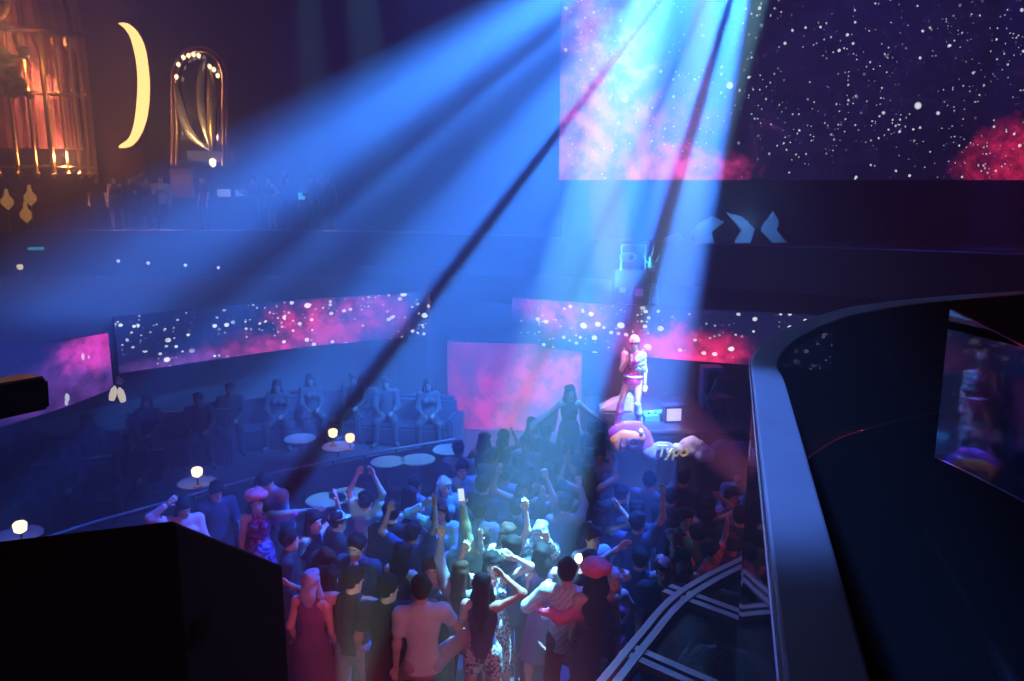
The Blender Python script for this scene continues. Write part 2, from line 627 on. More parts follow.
class Shape:
    """a smooth union of tapered capsules and ellipsoids, with optional cuts"""

    def __init__(s, k=0.03):
        s.p, s.k, s.cuts = [], k, []

    def cap(s, a, b, ra, rb, flat=None):
        """flat: (axis vector, factor) squashes the capsule along an axis"""
        s.p.append(('c', np3(a), np3(b), ra, rb, flat))
        return s

    def ell(s, c, r, M=None):
        s.p.append(('e', np3(c), np.array(r, np.float32), np.array(M, np.float32) if M is not None else np.eye(3, dtype=np.float32)))
        return s

    def cut(s, p, n):
        """keep the side n points away from"""
        s.cuts.append((np3(p), np3(n)))
        return s

    def bounds(s):
        lo, hi = np.full(3, 9e9), np.full(3, -9e9)
        for q in s.p:
            if q[0] == 'c':
                r = max(q[3], q[4])
                for e in (q[1], q[2]):
                    lo, hi = np.minimum(lo, e - r), np.maximum(hi, e + r)
            else:
                r = q[2].max()
                lo, hi = np.minimum(lo, q[1] - r), np.maximum(hi, q[1] + r)
        return lo - 0.03, hi + 0.03

    def mesh(s, h, skip=()):
        lo, hi = s.bounds()
        n = np.ceil((hi - lo) / h).astype(int) + 3
        ax = [lo[i] - h + np.arange(n[i]) * h for i in range(3)]
        F = np.full(n, 9.0, np.float32)
        for q in s.p:
            # evaluate in the primitive's own box only
            if q[0] == 'c':
                r = max(q[3], q[4]) + 0.09
                a, b = np.minimum(q[1], q[2]) - r, np.maximum(q[1], q[2]) + r
            else:
                r = q[2].max() + 0.09
                a, b = q[1] - r, q[1] + r
            sl = []
            for i in range(3):
                i0 = max(0, int((a[i] - ax[i][0]) / h))
                i1 = min(n[i], int((b[i] - ax[i][0]) / h) + 2)
                sl.append(slice(i0, i1))
            X = ax[0][sl[0]][:, None, None]
            Yv = ax[1][sl[1]][None, :, None]
            Z = ax[2][sl[2]][None, None, :]
            if q[0] == 'c':
                _, A, B, ra, rb, fl = q
                d = B - A
                L = float(d @ d) + 1e-9
                px, py, pz = X - A[0], Yv - A[1], Z - A[2]
                t = np.clip((px * d[0] + py * d[1] + pz * d[2]) / L, 0, 1)
                qx, qy, qz = px - t * d[0], py - t * d[1], pz - t * d[2]
                if fl is not None:
                    w, k = fl
                    dp = qx * w[0] + qy * w[1] + qz * w[2]
                    dd = dp * (1.0 / k - 1.0)
                    qx, qy, qz = qx + dd * w[0], qy + dd * w[1], qz + dd * w[2]
                D = np.sqrt(qx * qx + qy * qy + qz * qz) - (ra + (rb - ra) * t)
            else:
                _, c, r3, M = q
                px, py, pz = X - c[0], Yv - c[1], Z - c[2]
                u = [(px * M[i][0] + py * M[i][1] + pz * M[i][2]) / r3[i] for i in range(3)]
                D = (np.sqrt(u[0] ** 2 + u[1] ** 2 + u[2] ** 2) - 1) * float(r3.min())
            sub = F[tuple(sl)]
            hh = np.clip(s.k - np.abs(sub - D), 0, None) / s.k
            F[tuple(sl)] = np.minimum(sub, D) - hh * hh * s.k * 0.25
        for p, nn in s.cuts:
            D = (ax[0][:, None, None] - p[0]) * nn[0] + (ax[1][None, :, None] - p[1]) * nn[1] + (ax[2][None, None, :] - p[2]) * nn[2]
            F = np.maximum(F, D.astype(np.float32))
        return surface_nets(F, [a[0] for a in ax], h)


ARM = {   # (out, forward, up) directions of upper arm and forearm, and of the hand
    'down': ((.16, .02, -1), (.06, .30, -1)),
    'loose': ((.30, -.05, -1), (.10, .45, -.9)),
    'up': ((.38, .18, .9), (-.05, .10, 1)),
    'clasp': ((.30, .12, .95), (-.48, .06, 1)),
    'upbent': ((.85, .20, .45), (-.30, .15, .95)),
    'high': ((.20, .10, 1), (.10, .05, 1)),
    'phone': ((.16, .30, -.92), (-.22, .95, .22)),
    'film': ((.25, .75, .25), (-.15, .55, .85)),
    'mic': ((.12, .35, -.92), (-.55, .45, .80)),
    'hip': ((.62, -.15, -.75), (-.75, .25, -.45)),
    'reach': ((1.0, .05, -.02), (.9, .25, .12)),
    'reachlow': ((.85, .25, -.45), (.9, .30, .05)),
    'head': ((.85, .15, .45), (-.75, .15, .55)),
    'wings': ((.75, -.05, -.65), (.75, .1, -.55)),
    'fwd': ((.25, .85, -.35), (-.1, .95, .15)),
    'knee': ((.50, .45, -.75), (.55, .75, -.28)),
    'elbow': ((.70, .05, -.72), (-.35, .85, .30)),
    'lap': ((.16, .30, -.95), (-.35, .85, -.25)),
}
LEG = {   # (out, forward, up) of thigh and shin, for each side
    'stand': (((.10, .02, -1), (.02, -.04, -1)), ((.10, .0, -1), (.02, -.06, -1))),
    'wide': (((.22, .03, -1), (.10, -.05, -1)), ((.22, .03, -1), (.10, -.05, -1))),
    'step': (((.12, .32, -1), (.04, -.12, -1)), ((.10, -.10, -1), (.03, -.28, -1))),
    'pose': (((.26, .04, -1), (.16, -.02, -1)), ((.02, .16, -1), (.10, -.22, -1))),
    'sit': (((.22, 1, -.06), (.05, -.1, -1)), ((.22, 1, -.06), (.05, -.1, -1))),
    'perch': (((.75, .70, .10), (.35, .30, -1)), ((.30, .60, -.75), (.05, -.05, -1))),
}


def nrm(v):
    v = Vector(v)
    return v.normalized()


SKINS = {}


def cloth(col, rough=0.8, noise=0.15, metal=0.0, scale=14.0):
    key = 'fabric_%02d_%02d_%02d_%d' % (int(col[0] * 99), int(col[1] * 99), int(col[2] * 99), int(metal * 9))
    return mat(key, col, rough, metal, noise=noise, nscale=scale)


def sequin(name, col, scale=60, dark=0.15):
    """sequinned or patterned cloth: cells of two tones"""
    if name in MATS:
        return MATS[name]
    m, nt, b = new_mat(name)
    g = G(nt)
    tc = g.n('ShaderNodeTexCoord')
    vo = g.n('ShaderNodeTexVoronoi')
    vo.inputs['Scale'].default_value = scale
    g.link(tc.outputs['Object'], vo.inputs['Vector'])
    sp = g.n('ShaderNodeSeparateColor')
    g.link(vo.outputs['Color'], sp.inputs[0])
    c = g.mixc(g.smooth(sp.outputs[0], 0.4, 0.6), (*[x * dark for x in col], 1), (*col, 1))
    g.link(c, b.inputs['Base Color'])
    b.inputs['Roughness'].default_value = 0.3
    b.inputs['Metallic'].default_value = 0.3
    MATS[name] = m
    return m


def stripes(name, a, b2, scale=40):
    if name in MATS:
        return MATS[name]
    m, nt, b = new_mat(name)
    g = G(nt)
    tc = g.n('ShaderNodeTexCoord')
    wv = g.n('ShaderNodeTexWave', bands_direction='DIAGONAL')
    wv.inputs['Scale'].default_value = scale
    wv.inputs['Distortion'].default_value = 2.0
    wv.inputs['Detail'].default_value = 2.0
    g.link(tc.outputs['Object'], wv.inputs['Vector'])
    c = g.mixc(g.smooth(wv.outputs['Fac'], 0.55, 0.7), (*a, 1), (*b2, 1))
    g.link(c, b.inputs['Base Color'])
    b.inputs['Roughness'].default_value = 0.5
    MATS[name] = m
    return m


def join(parts):
    V, F, o = [], [], 0
    for v, f in parts:
        if len(v) == 0:
            continue
        V.append(v)
        F.append(f + o)
        o += len(v)
    return np.concatenate(V), np.concatenate(F)


def raw_mesh(name, V, F, m):
    me = bpy.data.meshes.new(name)
    V = np.asarray(V, np.float32)
    F = np.asarray(F, np.int32)
    me.vertices.add(len(V))
    me.vertices.foreach_set('co', V.ravel())
    me.loops.add(F.size)
    me.loops.foreach_set('vertex_index', F.ravel())
    me.polygons.add(len(F))
    me.polygons.foreach_set('loop_start', np.arange(0, F.size, F.shape[1], dtype=np.int32))
    me.polygons.foreach_set('use_smooth', np.ones(len(F), bool))
    me.update(calc_edges=True)
    me.validate()
    me.materials.append(m)
    return me


def build_person(spec):
    """returns [(part name, mesh)] with the body first; the person stands at the origin facing -Y"""
    h = spec.get('res', 0.02)
    fem = spec.get('fem', False)
    lean, turn = spec.get('lean', (0, 0)), spec.get('twist', 0.0)
    legs = LEG[spec.get('legs', 'stand')]
    arms = spec.get('arms', ('down', 'down'))          # (person's right = -x, left = +x)
    P = {}

    def D(v, s):                                        # (out, fwd, up) -> xyz
        return nrm((s * v[0], -v[1], v[2]))
    hipw = 0.095 if fem else 0.09
    P['pel'] = Vector((0, 0, 0.95))
    feet = {}
    for s, lg in ((-1, legs[0]), (1, legs[1])):
        hip = P['pel'] + Vector((s * hipw, 0, -0.03))
        kn = hip + D(lg[0], s) * 0.43
        an = kn + D(lg[1], s) * 0.42
        toe = an + Vector((s * 0.05, -0.15, -0.055))
        P[s, 'hip'], P[s, 'kn'], P[s, 'an'], P[s, 'toe'] = hip, kn, an, toe
    up = nrm((lean[1], -lean[0], 1.0))
    rt0 = nrm(Vector((math.cos(turn), math.sin(turn), 0)))
    rt = nrm(rt0 - up * rt0.dot(up))
    fw = rt.cross(up) * -1.0
    if fw.y > 0:
        fw = -fw
    ch = P['pel'] + up * 0.33
    nk = P['pel'] + up * 0.515
    shw = 0.165 if fem else 0.19

    def DT(v, s):
        return nrm(rt * (s * v[0]) + fw * v[1] + up * v[2])
    for s, ar in ((-1, arms[0]), (1, arms[1])):
        u, f = ARM[ar]
        raise_ = max(0, u[2]) * 0.05
        sh = P['pel'] + up * (0.455 + raise_) + rt * (s * (shw - raise_ * 0.6))
        el = sh + DT(u, s) * 0.285
        wr = el + DT(f, s) * 0.245
        P[s, 'sh'], P[s, 'el'], P[s, 'wr'], P[s, 'hd'] = sh, el, wr, DT(f, s)
    hp, hy = spec.get('head', (0.0, 0.0))               # pitch down, yaw to person's left(+)
    hf = nrm(fw * math.cos(hy) + rt * math.sin(hy))
    hf = nrm(hf * math.cos(hp) - up * math.sin(hp))
    hr = nrm(up.cross(hf)) * -1.0
    if hr.dot(rt) < 0:
        hr = -hr
    hu = nrm(hf.cross(hr))
    if hu.dot(up) < 0:
        hu = -hu
    hc = nk + up * 0.135 + hf * 0.025
    HM = [list(hr), list(hf), list(hu)]

    def hp3(r, f, u):
        return hc + hr * r + hf * f + hu * u
    b = 0.93 if fem else 1.0                            # limb girth
    flat = (np3(fw), 0.66)
    S = Shape(0.035)
    # torso
    S.cap(P['pel'] + up * -0.02, P['pel'] + up * 0.03, 0.145 if not fem else 0.155, 0.135, flat)
    S.cap(P['pel'] + up * 0.10, ch, 0.118 if not fem else 0.100, 0.14 if not fem else 0.122, flat)
    S.cap(ch, P['pel'] + up * 0.43, 0.145 * b, 0.125 * b, flat)
    if fem:
        for s in (-1, 1):
            S.ell(ch + rt * (s * 0.065) + fw * 0.085 + up * 0.01, (0.06, 0.06, 0.06))
    for s in (-1, 1):
        S.cap(P['pel'] + up * 0.455 + rt * (s * 0.06), P[s, 'sh'], 0.062, 0.058 * b)
        S.cap(P[s, 'sh'], P[s, 'el'], 0.054 * b, 0.041 * b)
        S.cap(P[s, 'el'], P[s, 'wr'], 0.042 * b, 0.028 * b)
        S.cap(P[s, 'hip'], P[s, 'kn'], 0.088 if not fem else 0.085, 0.056 * b)
        S.cap(P[s, 'kn'], P[s, 'kn'].lerp(P[s, 'an'], 0.45), 0.054 * b, 0.056 * b)
        S.cap(P[s, 'kn'].lerp(P[s, 'an'], 0.45), P[s, 'an'], 0.054 * b, 0.036)
        S.cap(P[s, 'an'] + Vector((0, 0.02, -0.04)), P[s, 'toe'], 0.036, 0.028)
    # neck and head
    S.cap(P['pel'] + up * 0.47, hc - hu * 0.05, 0.058 * b, 0.05 * b)
    S.ell(hp3(0, -0.008, 0.025), (0.074, 0.094, 0.098), HM)
    S.ell(hp3(0, 0.022, -0.045), (0.056, 0.066, 0.070), HM)
    S.ell(hp3(0, 0.045, -0.092), (0.026, 0.028, 0.022), HM)          # chin
    S.k = 0.035
    V1 = S.mesh(h)
    # face details on a finer field, joined to the body's mesh
    N = Shape(0.012)
    N.cap(hp3(0, 0.083, 0.018), hp3(0, 0.100, -0.020), 0.009, 0.015)  # nose
    for s in (-1, 1):
        N.ell(hp3(s * 0.074, -0.008, 0.0), (0.010, 0.022, 0.032), HM)     # ears
        N.cap(hp3(s * 0.014, 0.084, 0.036), hp3(s * 0.046, 0.070, 0.034), 0.011, 0.009)   # brows
        N.cap(hp3(s * 0.030, 0.068, -0.028), hp3(s * 0.046, 0.045, -0.026), 0.014, 0.012)  # cheeks
    parts = [V1, N.mesh(0.009)]
    # hands
    for s in (-1, 1):
        wr, d = P[s, 'wr'], P[s, 'hd']
        side = nrm(d.cross(nrm(fw * 0.8 + up * 0.25 + rt * (0.3 * s))))
        if side.length < 0.1:
            side = rt
        pal = nrm(side.cross(d))
        curl = spec.get('curl', 0.35)
        Hn = Shape(0.010)
        Hn.cap(wr, wr + d * 0.035, 0.025, 0.027, (np3(pal), 0.7))
        Hn.cap(wr + d * 0.045 - side * 0.018, wr + d * 0.075 - side * 0.020, 0.021, 0.019, (np3(pal), 0.6))
        Hn.cap(wr + d * 0.045 + side * 0.018, wr + d * 0.078 + side * 0.020, 0.021, 0.019, (np3(pal), 0.6))
        for i, ln in enumerate((0.066, 0.078, 0.073, 0.056)):
            o = (i - 1.5) * 0.0195
            k0 = wr + d * (0.088 - abs(i - 1.2) * 0.004) + side * o
            d1 = nrm(d + side * (o * 2.0) - pal * curl * 0.5)
            k1 = k0 + d1 * ln * 0.5
            d2 = nrm(d1 - pal * curl * 1.4)
            Hn.cap(k0 - d * 0.01, k1, 0.0092, 0.0085)
            Hn.cap(k1, k1 + d2 * ln * 0.5, 0.0085, 0.0068)
        ts = side * (-1 if s > 0 else 1)
        t0 = wr + d * 0.025 + ts * 0.022
        t1 = t0 + nrm(ts * 0.8 + d * 0.7 - pal * 0.2) * 0.038
        Hn.cap(t0, t1, 0.012, 0.010)
        Hn.cap(t1, t1 + nrm(ts * 0.25 + d - pal * 0.3) * 0.030, 0.010, 0.0075)
        parts.append(Hn.mesh(spec.get('hres', 0.0075)))
    out = []
    skin = mat('skin_%s' % spec.get('skin', 'light'), {'light': (0.60, 0.40, 0.32), 'tan': (0.42, 0.26, 0.18), 'dim': (0.11, 0.07, 0.055)}[spec.get('skin', 'light')], 0.5, noise=0.06)  # dim: booth shade put into a darker copy of the skin colour
    BV, BF = join(parts)
    out.append(('body', BV, BF, skin))
    # eyes and mouth
    for s in (-1, 1):
        E = Shape(0.004).ell(hp3(s * 0.031, 0.079, 0.014), (0.013, 0.008, 0.0075), HM)
        out.append(('eye', *E.mesh(0.004), mat('eye_dark', (0.03, 0.02, 0.02), 0.2)))
    Mo = Shape(0.004).ell(hp3(0, 0.083, -0.053), (0.022, 0.009, 0.008), HM)
    out.append(('mouth', *Mo.mesh(0.004), mat('lip', (0.35, 0.10, 0.10), 0.5)))
    # hair
    hk, hcol = spec.get('hair', ('short', (0.012, 0.010, 0.010)))
    if hk != 'none':
        Hs = Shape(0.03)
        Hs.ell(hp3(0, -0.014, 0.032), (0.086, 0.104, 0.106), HM)
        hm = mat('hair_%02d%02d%02d' % tuple(int(c * 99) for c in hcol), hcol, 0.75, noise=0.5, nscale=60, spec=0.2, bump=0.6)
        Hs.cut(hp3(0, 0, -0.042), hf * 0.75 - hu * 0.65)
        if hk == 'full':
            Hs.p[0] = ('e', np3(hp3(0, -0.012, 0.042)), np.array((0.094, 0.112, 0.116), np.float32), np.array(HM, np.float32))
        rh = random.Random(spec.get('hseed', 1))
        for i in range(16):
            a = rh.uniform(0, 2 * PI)
            e = rh.uniform(0.15, 1.25)
            Hs.ell(hp3(0.080 * math.cos(a) * math.cos(e), -0.014 + 0.098 * math.sin(a) * math.cos(e), 0.036 + 0.100 * math.sin(e)), (0.026, 0.026, 0.020), HM)
        hv = [Hs.mesh(0.013)]
        if hk in ('long', 'bob', 'wave'):
            L = Shape(0.03)
            ln = {'long': 0.40, 'bob': 0.16, 'wave': 0.50}[hk]
            back = hp3(0, -0.065, 0.0)
            L.cap(back, back - up * ln * 0.5 - fw * 0.035, 0.078, 0.085, (np3(hf), 0.55))
            L.cap(back - up * ln * 0.5 - fw * 0.035, back - up * ln - fw * 0.03, 0.085, 0.055, (np3(fw), 0.5))
            for s in (-1, 1):
                L.cap(hp3(s * 0.078, -0.02, 0.03), hp3(s * 0.095, -0.015, -0.10), 0.024, 0.030)
                L.cap(hp3(s * 0.095, -0.015, -0.10), hp3(s * 0.105, -0.02, -0.10) - up * (ln * 0.45), 0.030, 0.020)
            hv.append(L.mesh(0.016))
        if hk == 'bun':
            hv.append(Shape(0.03).ell(hp3(0, -0.09, 0.10), (0.045, 0.045, 0.045)).mesh(0.014))
        out.append(('hair', *join(hv), hm))
    # hats
    hat = spec.get('hat')
    if hat:
        kind, hm = hat
        T = Shape(0.03)
        if kind == 'beret':
            rnd = random.Random(5)
            T.ell(hp3(0, 0.0, 0.105), (0.125, 0.125, 0.055), HM)
            for i in range(14):
                a = i * 2 * PI / 14
                T.ell(hp3(0.10 * math.cos(a), 0.10 * math.sin(a), 0.105 + rnd.uniform(-.02, .03)), (0.045, 0.045, 0.04), HM)
            for i in range(6):
                T.ell(hp3(rnd.uniform(-.06, .06), rnd.uniform(-.06, .06), 0.15), (0.04, 0.04, 0.035), HM)
        elif kind == 'cap':
            T.ell(hp3(0, -0.012, 0.050), (0.092, 0.110, 0.100), HM)
            T.cut(hp3(0, 0, 0.050), -hu)
            T.p.append(('c', np3(hp3(0, 0.09, 0.058)), np3(hp3(0, 0.17, 0.045)), 0.075, 0.055, (np3(hu), 0.12)))
        elif kind == 'beanie':
            T.ell(hp3(0, -0.012, 0.055), (0.094, 0.112, 0.115), HM)
            T.cut(hp3(0, 0, 0.028), -hu)
        out.append(('hat', *T.mesh(0.012), hm))
    # garments
    tk, tm = spec.get('top', ('tee', cloth((0.02, 0.02, 0.025))))
    g = 0.016
    if tk != 'none':
        T = Shape(0.045)
        hem = {'tee': -0.10, 'shirt': -0.13, 'tank': -0.06, 'crop': 0.12, 'jacket': -0.16, 'dress': 0.0, 'suit': -0.08}[tk]
        T.cap(P['pel'] + up * -0.03, P['pel'] + up * 0.05, 0.162, 0.150 if not fem else 0.138, flat)
        T.cap(P['pel'] + up * 0.10, ch, 0.137 if not fem else 0.115, 0.157 if not fem else 0.137, flat)
        T.cap(ch, P['pel'] + up * 0.43, 0.160 * b, 0.138 * b, flat)
        if fem:
            for s in (-1, 1):
                T.ell(ch + rt * (s * 0.065) + fw * 0.090 + up * 0.01, (0.067, 0.067, 0.067))
        if tk in ('tee', 'shirt', 'jacket'):
            for s in (-1, 1):
                T.cap(P['pel'] + up * 0.455 + rt * (s * 0.07), P[s, 'sh'], 0.074, 0.074 * b)
                if tk == 'tee':
                    T.cap(P[s, 'sh'], P[s, 'sh'].lerp(P[s, 'el'], 0.55), 0.074 * b, 0.066 * b)
                else:
                    T.cap(P[s, 'sh'], P[s, 'el'], 0.074 * b, 0.060 * b)
                    T.cap(P[s, 'el'], P[s, 'el'].lerp(P[s, 'wr'], 0.88), 0.060 * b, 0.044 * b)
        if tk in ('tank', 'crop', 'dress', 'suit'):
            for s in (-1, 1):
                T.cap(P['pel'] + up * 0.42 + rt * (s * 0.10) - fw * 0.02, P['pel'] + up * 0.485 + rt * (s * 0.095), 0.045, 0.030)
        if tk == 'dress':
            k = spec.get('skirt', 0.50)
            T.cap(P['pel'] + up * -0.02, P['pel'] - Vector((0, 0, k)), 0.185, 0.25, (np3(fw), 0.92))
            T.cut(P['pel'] - Vector((0, 0, k)), Vector((0, 0, -1)))
        else:
            T.cap(P['pel'] + up * -0.03, P['pel'] + up * (hem - 0.1), 0.175, 0.185, flat)
            T.cut(P['pel'] + up * hem, -up)
            if tk == 'suit':
                pass
        out.append((spec.get('top_name', {'tee': 'tshirt', 'tank': 'tank_top', 'crop': 'crop_top', 'suit': 'bodysuit'}.get(tk, tk)), *T.mesh(max(0.016, h)), tm))
    bk, bm_ = spec.get('bottom', ('trousers', cloth((0.02, 0.022, 0.035))))
    if bk in ('trousers', 'shorts'):
        T = Shape(0.04)
        T.cap(P['pel'] + up * -0.03, P['pel'] + up * 0.03, 0.168 if not fem else 0.176, 0.156, flat)
        for s in (-1, 1):
            T.cap(P[s, 'hip'], P[s, 'kn'] if bk == 'trousers' else P[s, 'hip'].lerp(P[s, 'kn'], 0.45), 0.102, 0.074 if bk == 'trousers' else 0.092)
            if bk == 'trousers':
                T.cap(P[s, 'kn'], P[s, 'kn'].lerp(P[s, 'an'], 0.93), 0.074, 0.060)
        out.append((bk, *T.mesh(max(0.018, h)), bm_))
    elif bk == 'skirt':
        T = Shape(0.04)
        T.cap(P['pel'] + up * 0.04, P['pel'] - Vector((0, 0, 0.28)), 0.175, 0.235, (np3(fw), 0.95))
        T.cut(P['pel'] - Vector((0, 0, 0.28)), Vector((0, 0, -1)))
        out.append((bk, *T.mesh(max(0.018, h)), bm_))
    # shoes, boots, socks
    sm = spec.get('shoe', cloth((0.03, 0.03, 0.035)))
    for s in (-1, 1):
        T = Shape(0.03)
        an, toe = P[s, 'an'], P[s, 'toe']
        T.cap(an + Vector((0, 0.03, -0.045)), toe + Vector((0, -0.02, 0)), 0.046, 0.040)
        T.cap(an + Vector((0, 0.01, 0.0)), an + Vector((0, 0.01, -0.04)), 0.047, 0.048)
        bt = spec.get('boots')
        if bt and bt[0 if s < 0 else 1]:
            k, bmat_ = bt[0 if s < 0 else 1]
            T.cap(P[s, 'an'], P[s, 'an'].lerp(P[s, 'kn'], k * 0.6), 0.050, 0.064)
            T.cap(P[s, 'an'].lerp(P[s, 'kn'], k * 0.6), P[s, 'an'].lerp(P[s, 'kn'], k), 0.064, 0.062)
            T.cut(toe + Vector((0, 0, -0.036)), Vector((0, 0, -1)))
            out.append(('boot', *T.mesh(0.014), bmat_))
        else:
            T.cut(toe + Vector((0, 0, -0.036)), Vector((0, 0, -1)))
            out.append(('shoe', *T.mesh(0.016), sm))
    for fn in spec.get('extra', ()):
        out += fn(dict(P=P, up=up, rt=rt, fw=fw, hc=hc, hp3=hp3, ch=ch, HM=HM, nk=nk))
    # drop so that the lowest point is on the ground, and drop the parts inside clothes
    zmin = min(float(v[:, 2].min()) for n, v, f, m in out if len(v) and n in ('shoe', 'boot'))
    if spec.get('seat') is not None:
        zmin = float(P['pel'].z) - 0.17 - spec['seat']
    k = spec.get('scale', 1.0)
    res = []
    for n, v, f, m in out:
        v = v.copy()
        v[:, 2] -= zmin
        res.append((n, raw_mesh(n, v * k, f, m)))
    info = dict(head=(hc - Vector((0, 0, zmin))) * k, hands={s: (P[s, 'wr'] + P[s, 'hd'] * 0.08 - Vector((0, 0, zmin))) * k for s in (-1, 1)},
                hd={s: P[s, 'hd'] for s in (-1, 1)}, fw=fw, up=up, rt=rt, hf=hf)
    return res, info


def instance(meshes, name, loc, yaw, body_only=False):
    root = link(name, meshes[0][1])
    root.location = loc
    root.rotation_euler = (0, 0, yaw)
    if not body_only:
        for n, me in meshes[1:]:
            link(n, me, root)
    return root


def place(spec, u, v, zf, yaw):
    """builds a person whose head shows at pixel (u, v), standing on a surface of height zf; yaw 0 faces the camera's side"""
    meshes, info = build_person(spec)
    hd = info['head']
    w = at(u, v, z=zf + hd.z)
    c, s = math.cos(yaw), math.sin(yaw)
    loc = Vector((w.x - (hd.x * c - hd.y * s), w.y - (hd.x * s + hd.y * c), zf))
    o = instance(meshes, 'person', loc, yaw)
    tag(o, spec['label'], 'person', spec.get('group'))
    info['root'] = o
    info['M'] = Matrix.Translation(loc) @ Matrix.Rotation(yaw, 4, 'Z')
    return o, info


def boa(col_m, who='boa', loose=0.35):
    def fn(c):
        T = Shape(0.03)
        rnd = random.Random(3)
        P, up, rt, fw = c['P'], c['up'], c['rt'], c['fw']
        pts = [P[-1, 'el'] - fw * 0.08, P['pel'] + up * 0.34 - fw * 0.13 - rt * 0.12, P['pel'] + up * 0.26 - fw * 0.15, P['pel'] + up * 0.30 - fw * 0.13 + rt * 0.14, P[1, 'el'] + fw * 0.02]
        q = catmull(pts, 8)
        for p in q:
            for _ in range(2):
                T.ell(p + Vector((rnd.uniform(-.02, .02), rnd.uniform(-.02, .02), rnd.uniform(-.02, .02))), (0.036, 0.036, 0.036))
        return [(who, *T.mesh(0.014), col_m)]
    return fn
# ------------------------------------------------------------------ balcony: balustrade, floor, smoked screen
ZCAP = 4.57
outer = [at(u, v, z=ZCAP) for u, v in ((752.5, 376), (751, 366), (754, 354), (766, 340), (790, 326), (825, 313), (860, 305), (930, 297), (1024, 290.5))]
inner = [at(u, v, z=ZCAP) for u, v in ((784, 379), (778, 369), (779, 358), (787, 347), (803, 335), (832, 322), (862, 313), (930, 302.5), (1024, 294.5))]


def vpline(k, v):
    return (733.0 + k * (v - 200.0), v)


ko, ki = (785 - 733) / 481.0, (872 - 733) / 481.0
o_near = [at(*vpline(ko, v), z=ZCAP) for v in (1500, 1000, 681, 520, 430)]
i_near = [at(*vpline(ki, v), z=ZCAP) for v in (1500, 1000, 681, 520, 430)]
outer = catmull(o_near + outer, 6)
inner = catmull(i_near + inner, 6)
d = (outer[-1] - outer[-2]).normalized()
outer += [outer[-1] + d * 2.5]
inner += [inner[-1] + d * 2.5]
O = resample(outer, 110)
I = resample(inner, 110)
bal = empty('balustrade', (0, 0, 0))
cap = MB()
cap.strip(O, I, 0.06)
cap = cap.build('handrail_cap', mat('satin_steel_cap', (0.56, 0.59, 0.66), 0.5, metal=0.25, noise=0.18, nscale=3), bal)
bv = cap.modifiers.new('edge', 'BEVEL')
bv.width = 0.008
bv.segments = 2
bv.angle_limit = R(50)
Oi = offset_xy(O, -0.012)
Ii = offset_xy(I, 0.012)
dz = Vector((0, 0, -0.06))
kb = next(i for i, p in enumerate(O) if p.y > 4.3)
kc = next(i for i, p in enumerate(I) if p.y > 4.0)
m, nt, b = new_mat('smoked_rail_glass')
b.inputs['Base Color'].default_value = (0.003, 0.003, 0.004, 1)
b.inputs['Roughness'].default_value = 0.08
g = G(nt)
tr = g.n('ShaderNodeBsdfTransparent')
tr.inputs[0].default_value = (0.62, 0.60, 0.66, 1)
ms = g.n('ShaderNodeMixShader')
ms.inputs[0].default_value = 0.45
g.link(tr.outputs[0], ms.inputs[1])
g.link(b.outputs[0], ms.inputs[2])
g.link(ms.outputs[0], nt.nodes['Material Output'].inputs[0])
MB().strip([p + dz for p in Oi[:kb + 1]], [p + dz for p in offset_xy(Oi, -0.02)[:kb + 1]], 2.14).build('outer_mirror_panel', MIRROR, bal)
MB().strip([p + dz for p in offset_xy(Ii, 0.02)[:kc + 1]], [p + dz for p in Ii[:kc + 1]], 1.0).build('inner_panel', GLOSS, bal)
MB().strip([p + dz for p in Oi[kb:]], [p + dz for p in offset_xy(Oi, -0.015)[kb:]], 1.0).build('glass_panel', m, bal)
MB().tube([p + Vector((0, 0, -0.02)) for p in offset_xy(O, 0.004)], 0.007, 6).build('edge_bead', CHROME, bal)
tag(bal, 'curved balcony balustrade with wide grey steel handrail cap and mirrored outer face', 'balustrade')
# balcony floor, inside the curve
fi = resample(offset_xy(O, -0.045), 60)
fo = resample([Vector((1.2, -4.8, ZCAP)), Vector((9.5, -4.8, ZCAP)), Vector((9.5, fi[-1].y, ZCAP))], 60)
struct('floor_balcony', MB().strip([p + Vector((0, 0, -1.06)) for p in fi], [p + Vector((0, 0, -1.06)) for p in fo], 0.25), mat('black_floor', (0.0025, 0.0022, 0.0025), 0.9, spec=0.02))
# smoked glass divider standing in the aisle, parallel to the rail
az = math.atan((733 - 512) / 760.0)
fwv, rtv = Vector((math.sin(az), math.cos(az), 0)), Vector((math.cos(az), -math.sin(az), 0))
g0, g1 = fwv * 2.4 + rtv * 1.14, fwv * 4.55 + rtv * 1.14
gt = empty('glass_divider', (g0.x, g0.y, 3.51))
MBg = MB()
A = g1 - g0
Mg = Matrix.Rotation(math.atan2(A.y, A.x), 4, 'Z')
MBg.box((0, -0.008, 0.04), (A.length, 0.008, 1.31), 0, Mg).build('pane', mat('smoked_mirror', (0.17, 0.14, 0.18), 0.03, metal=1.0), gt)
MB().box((0, -0.03, 0.0), (A.length, 0.03, 0.05), 0.005, Mg).build('floor_channel', BLACK, gt)
tag(gt, 'dark smoked glass divider on the balcony reflecting the singer', 'glass screen')

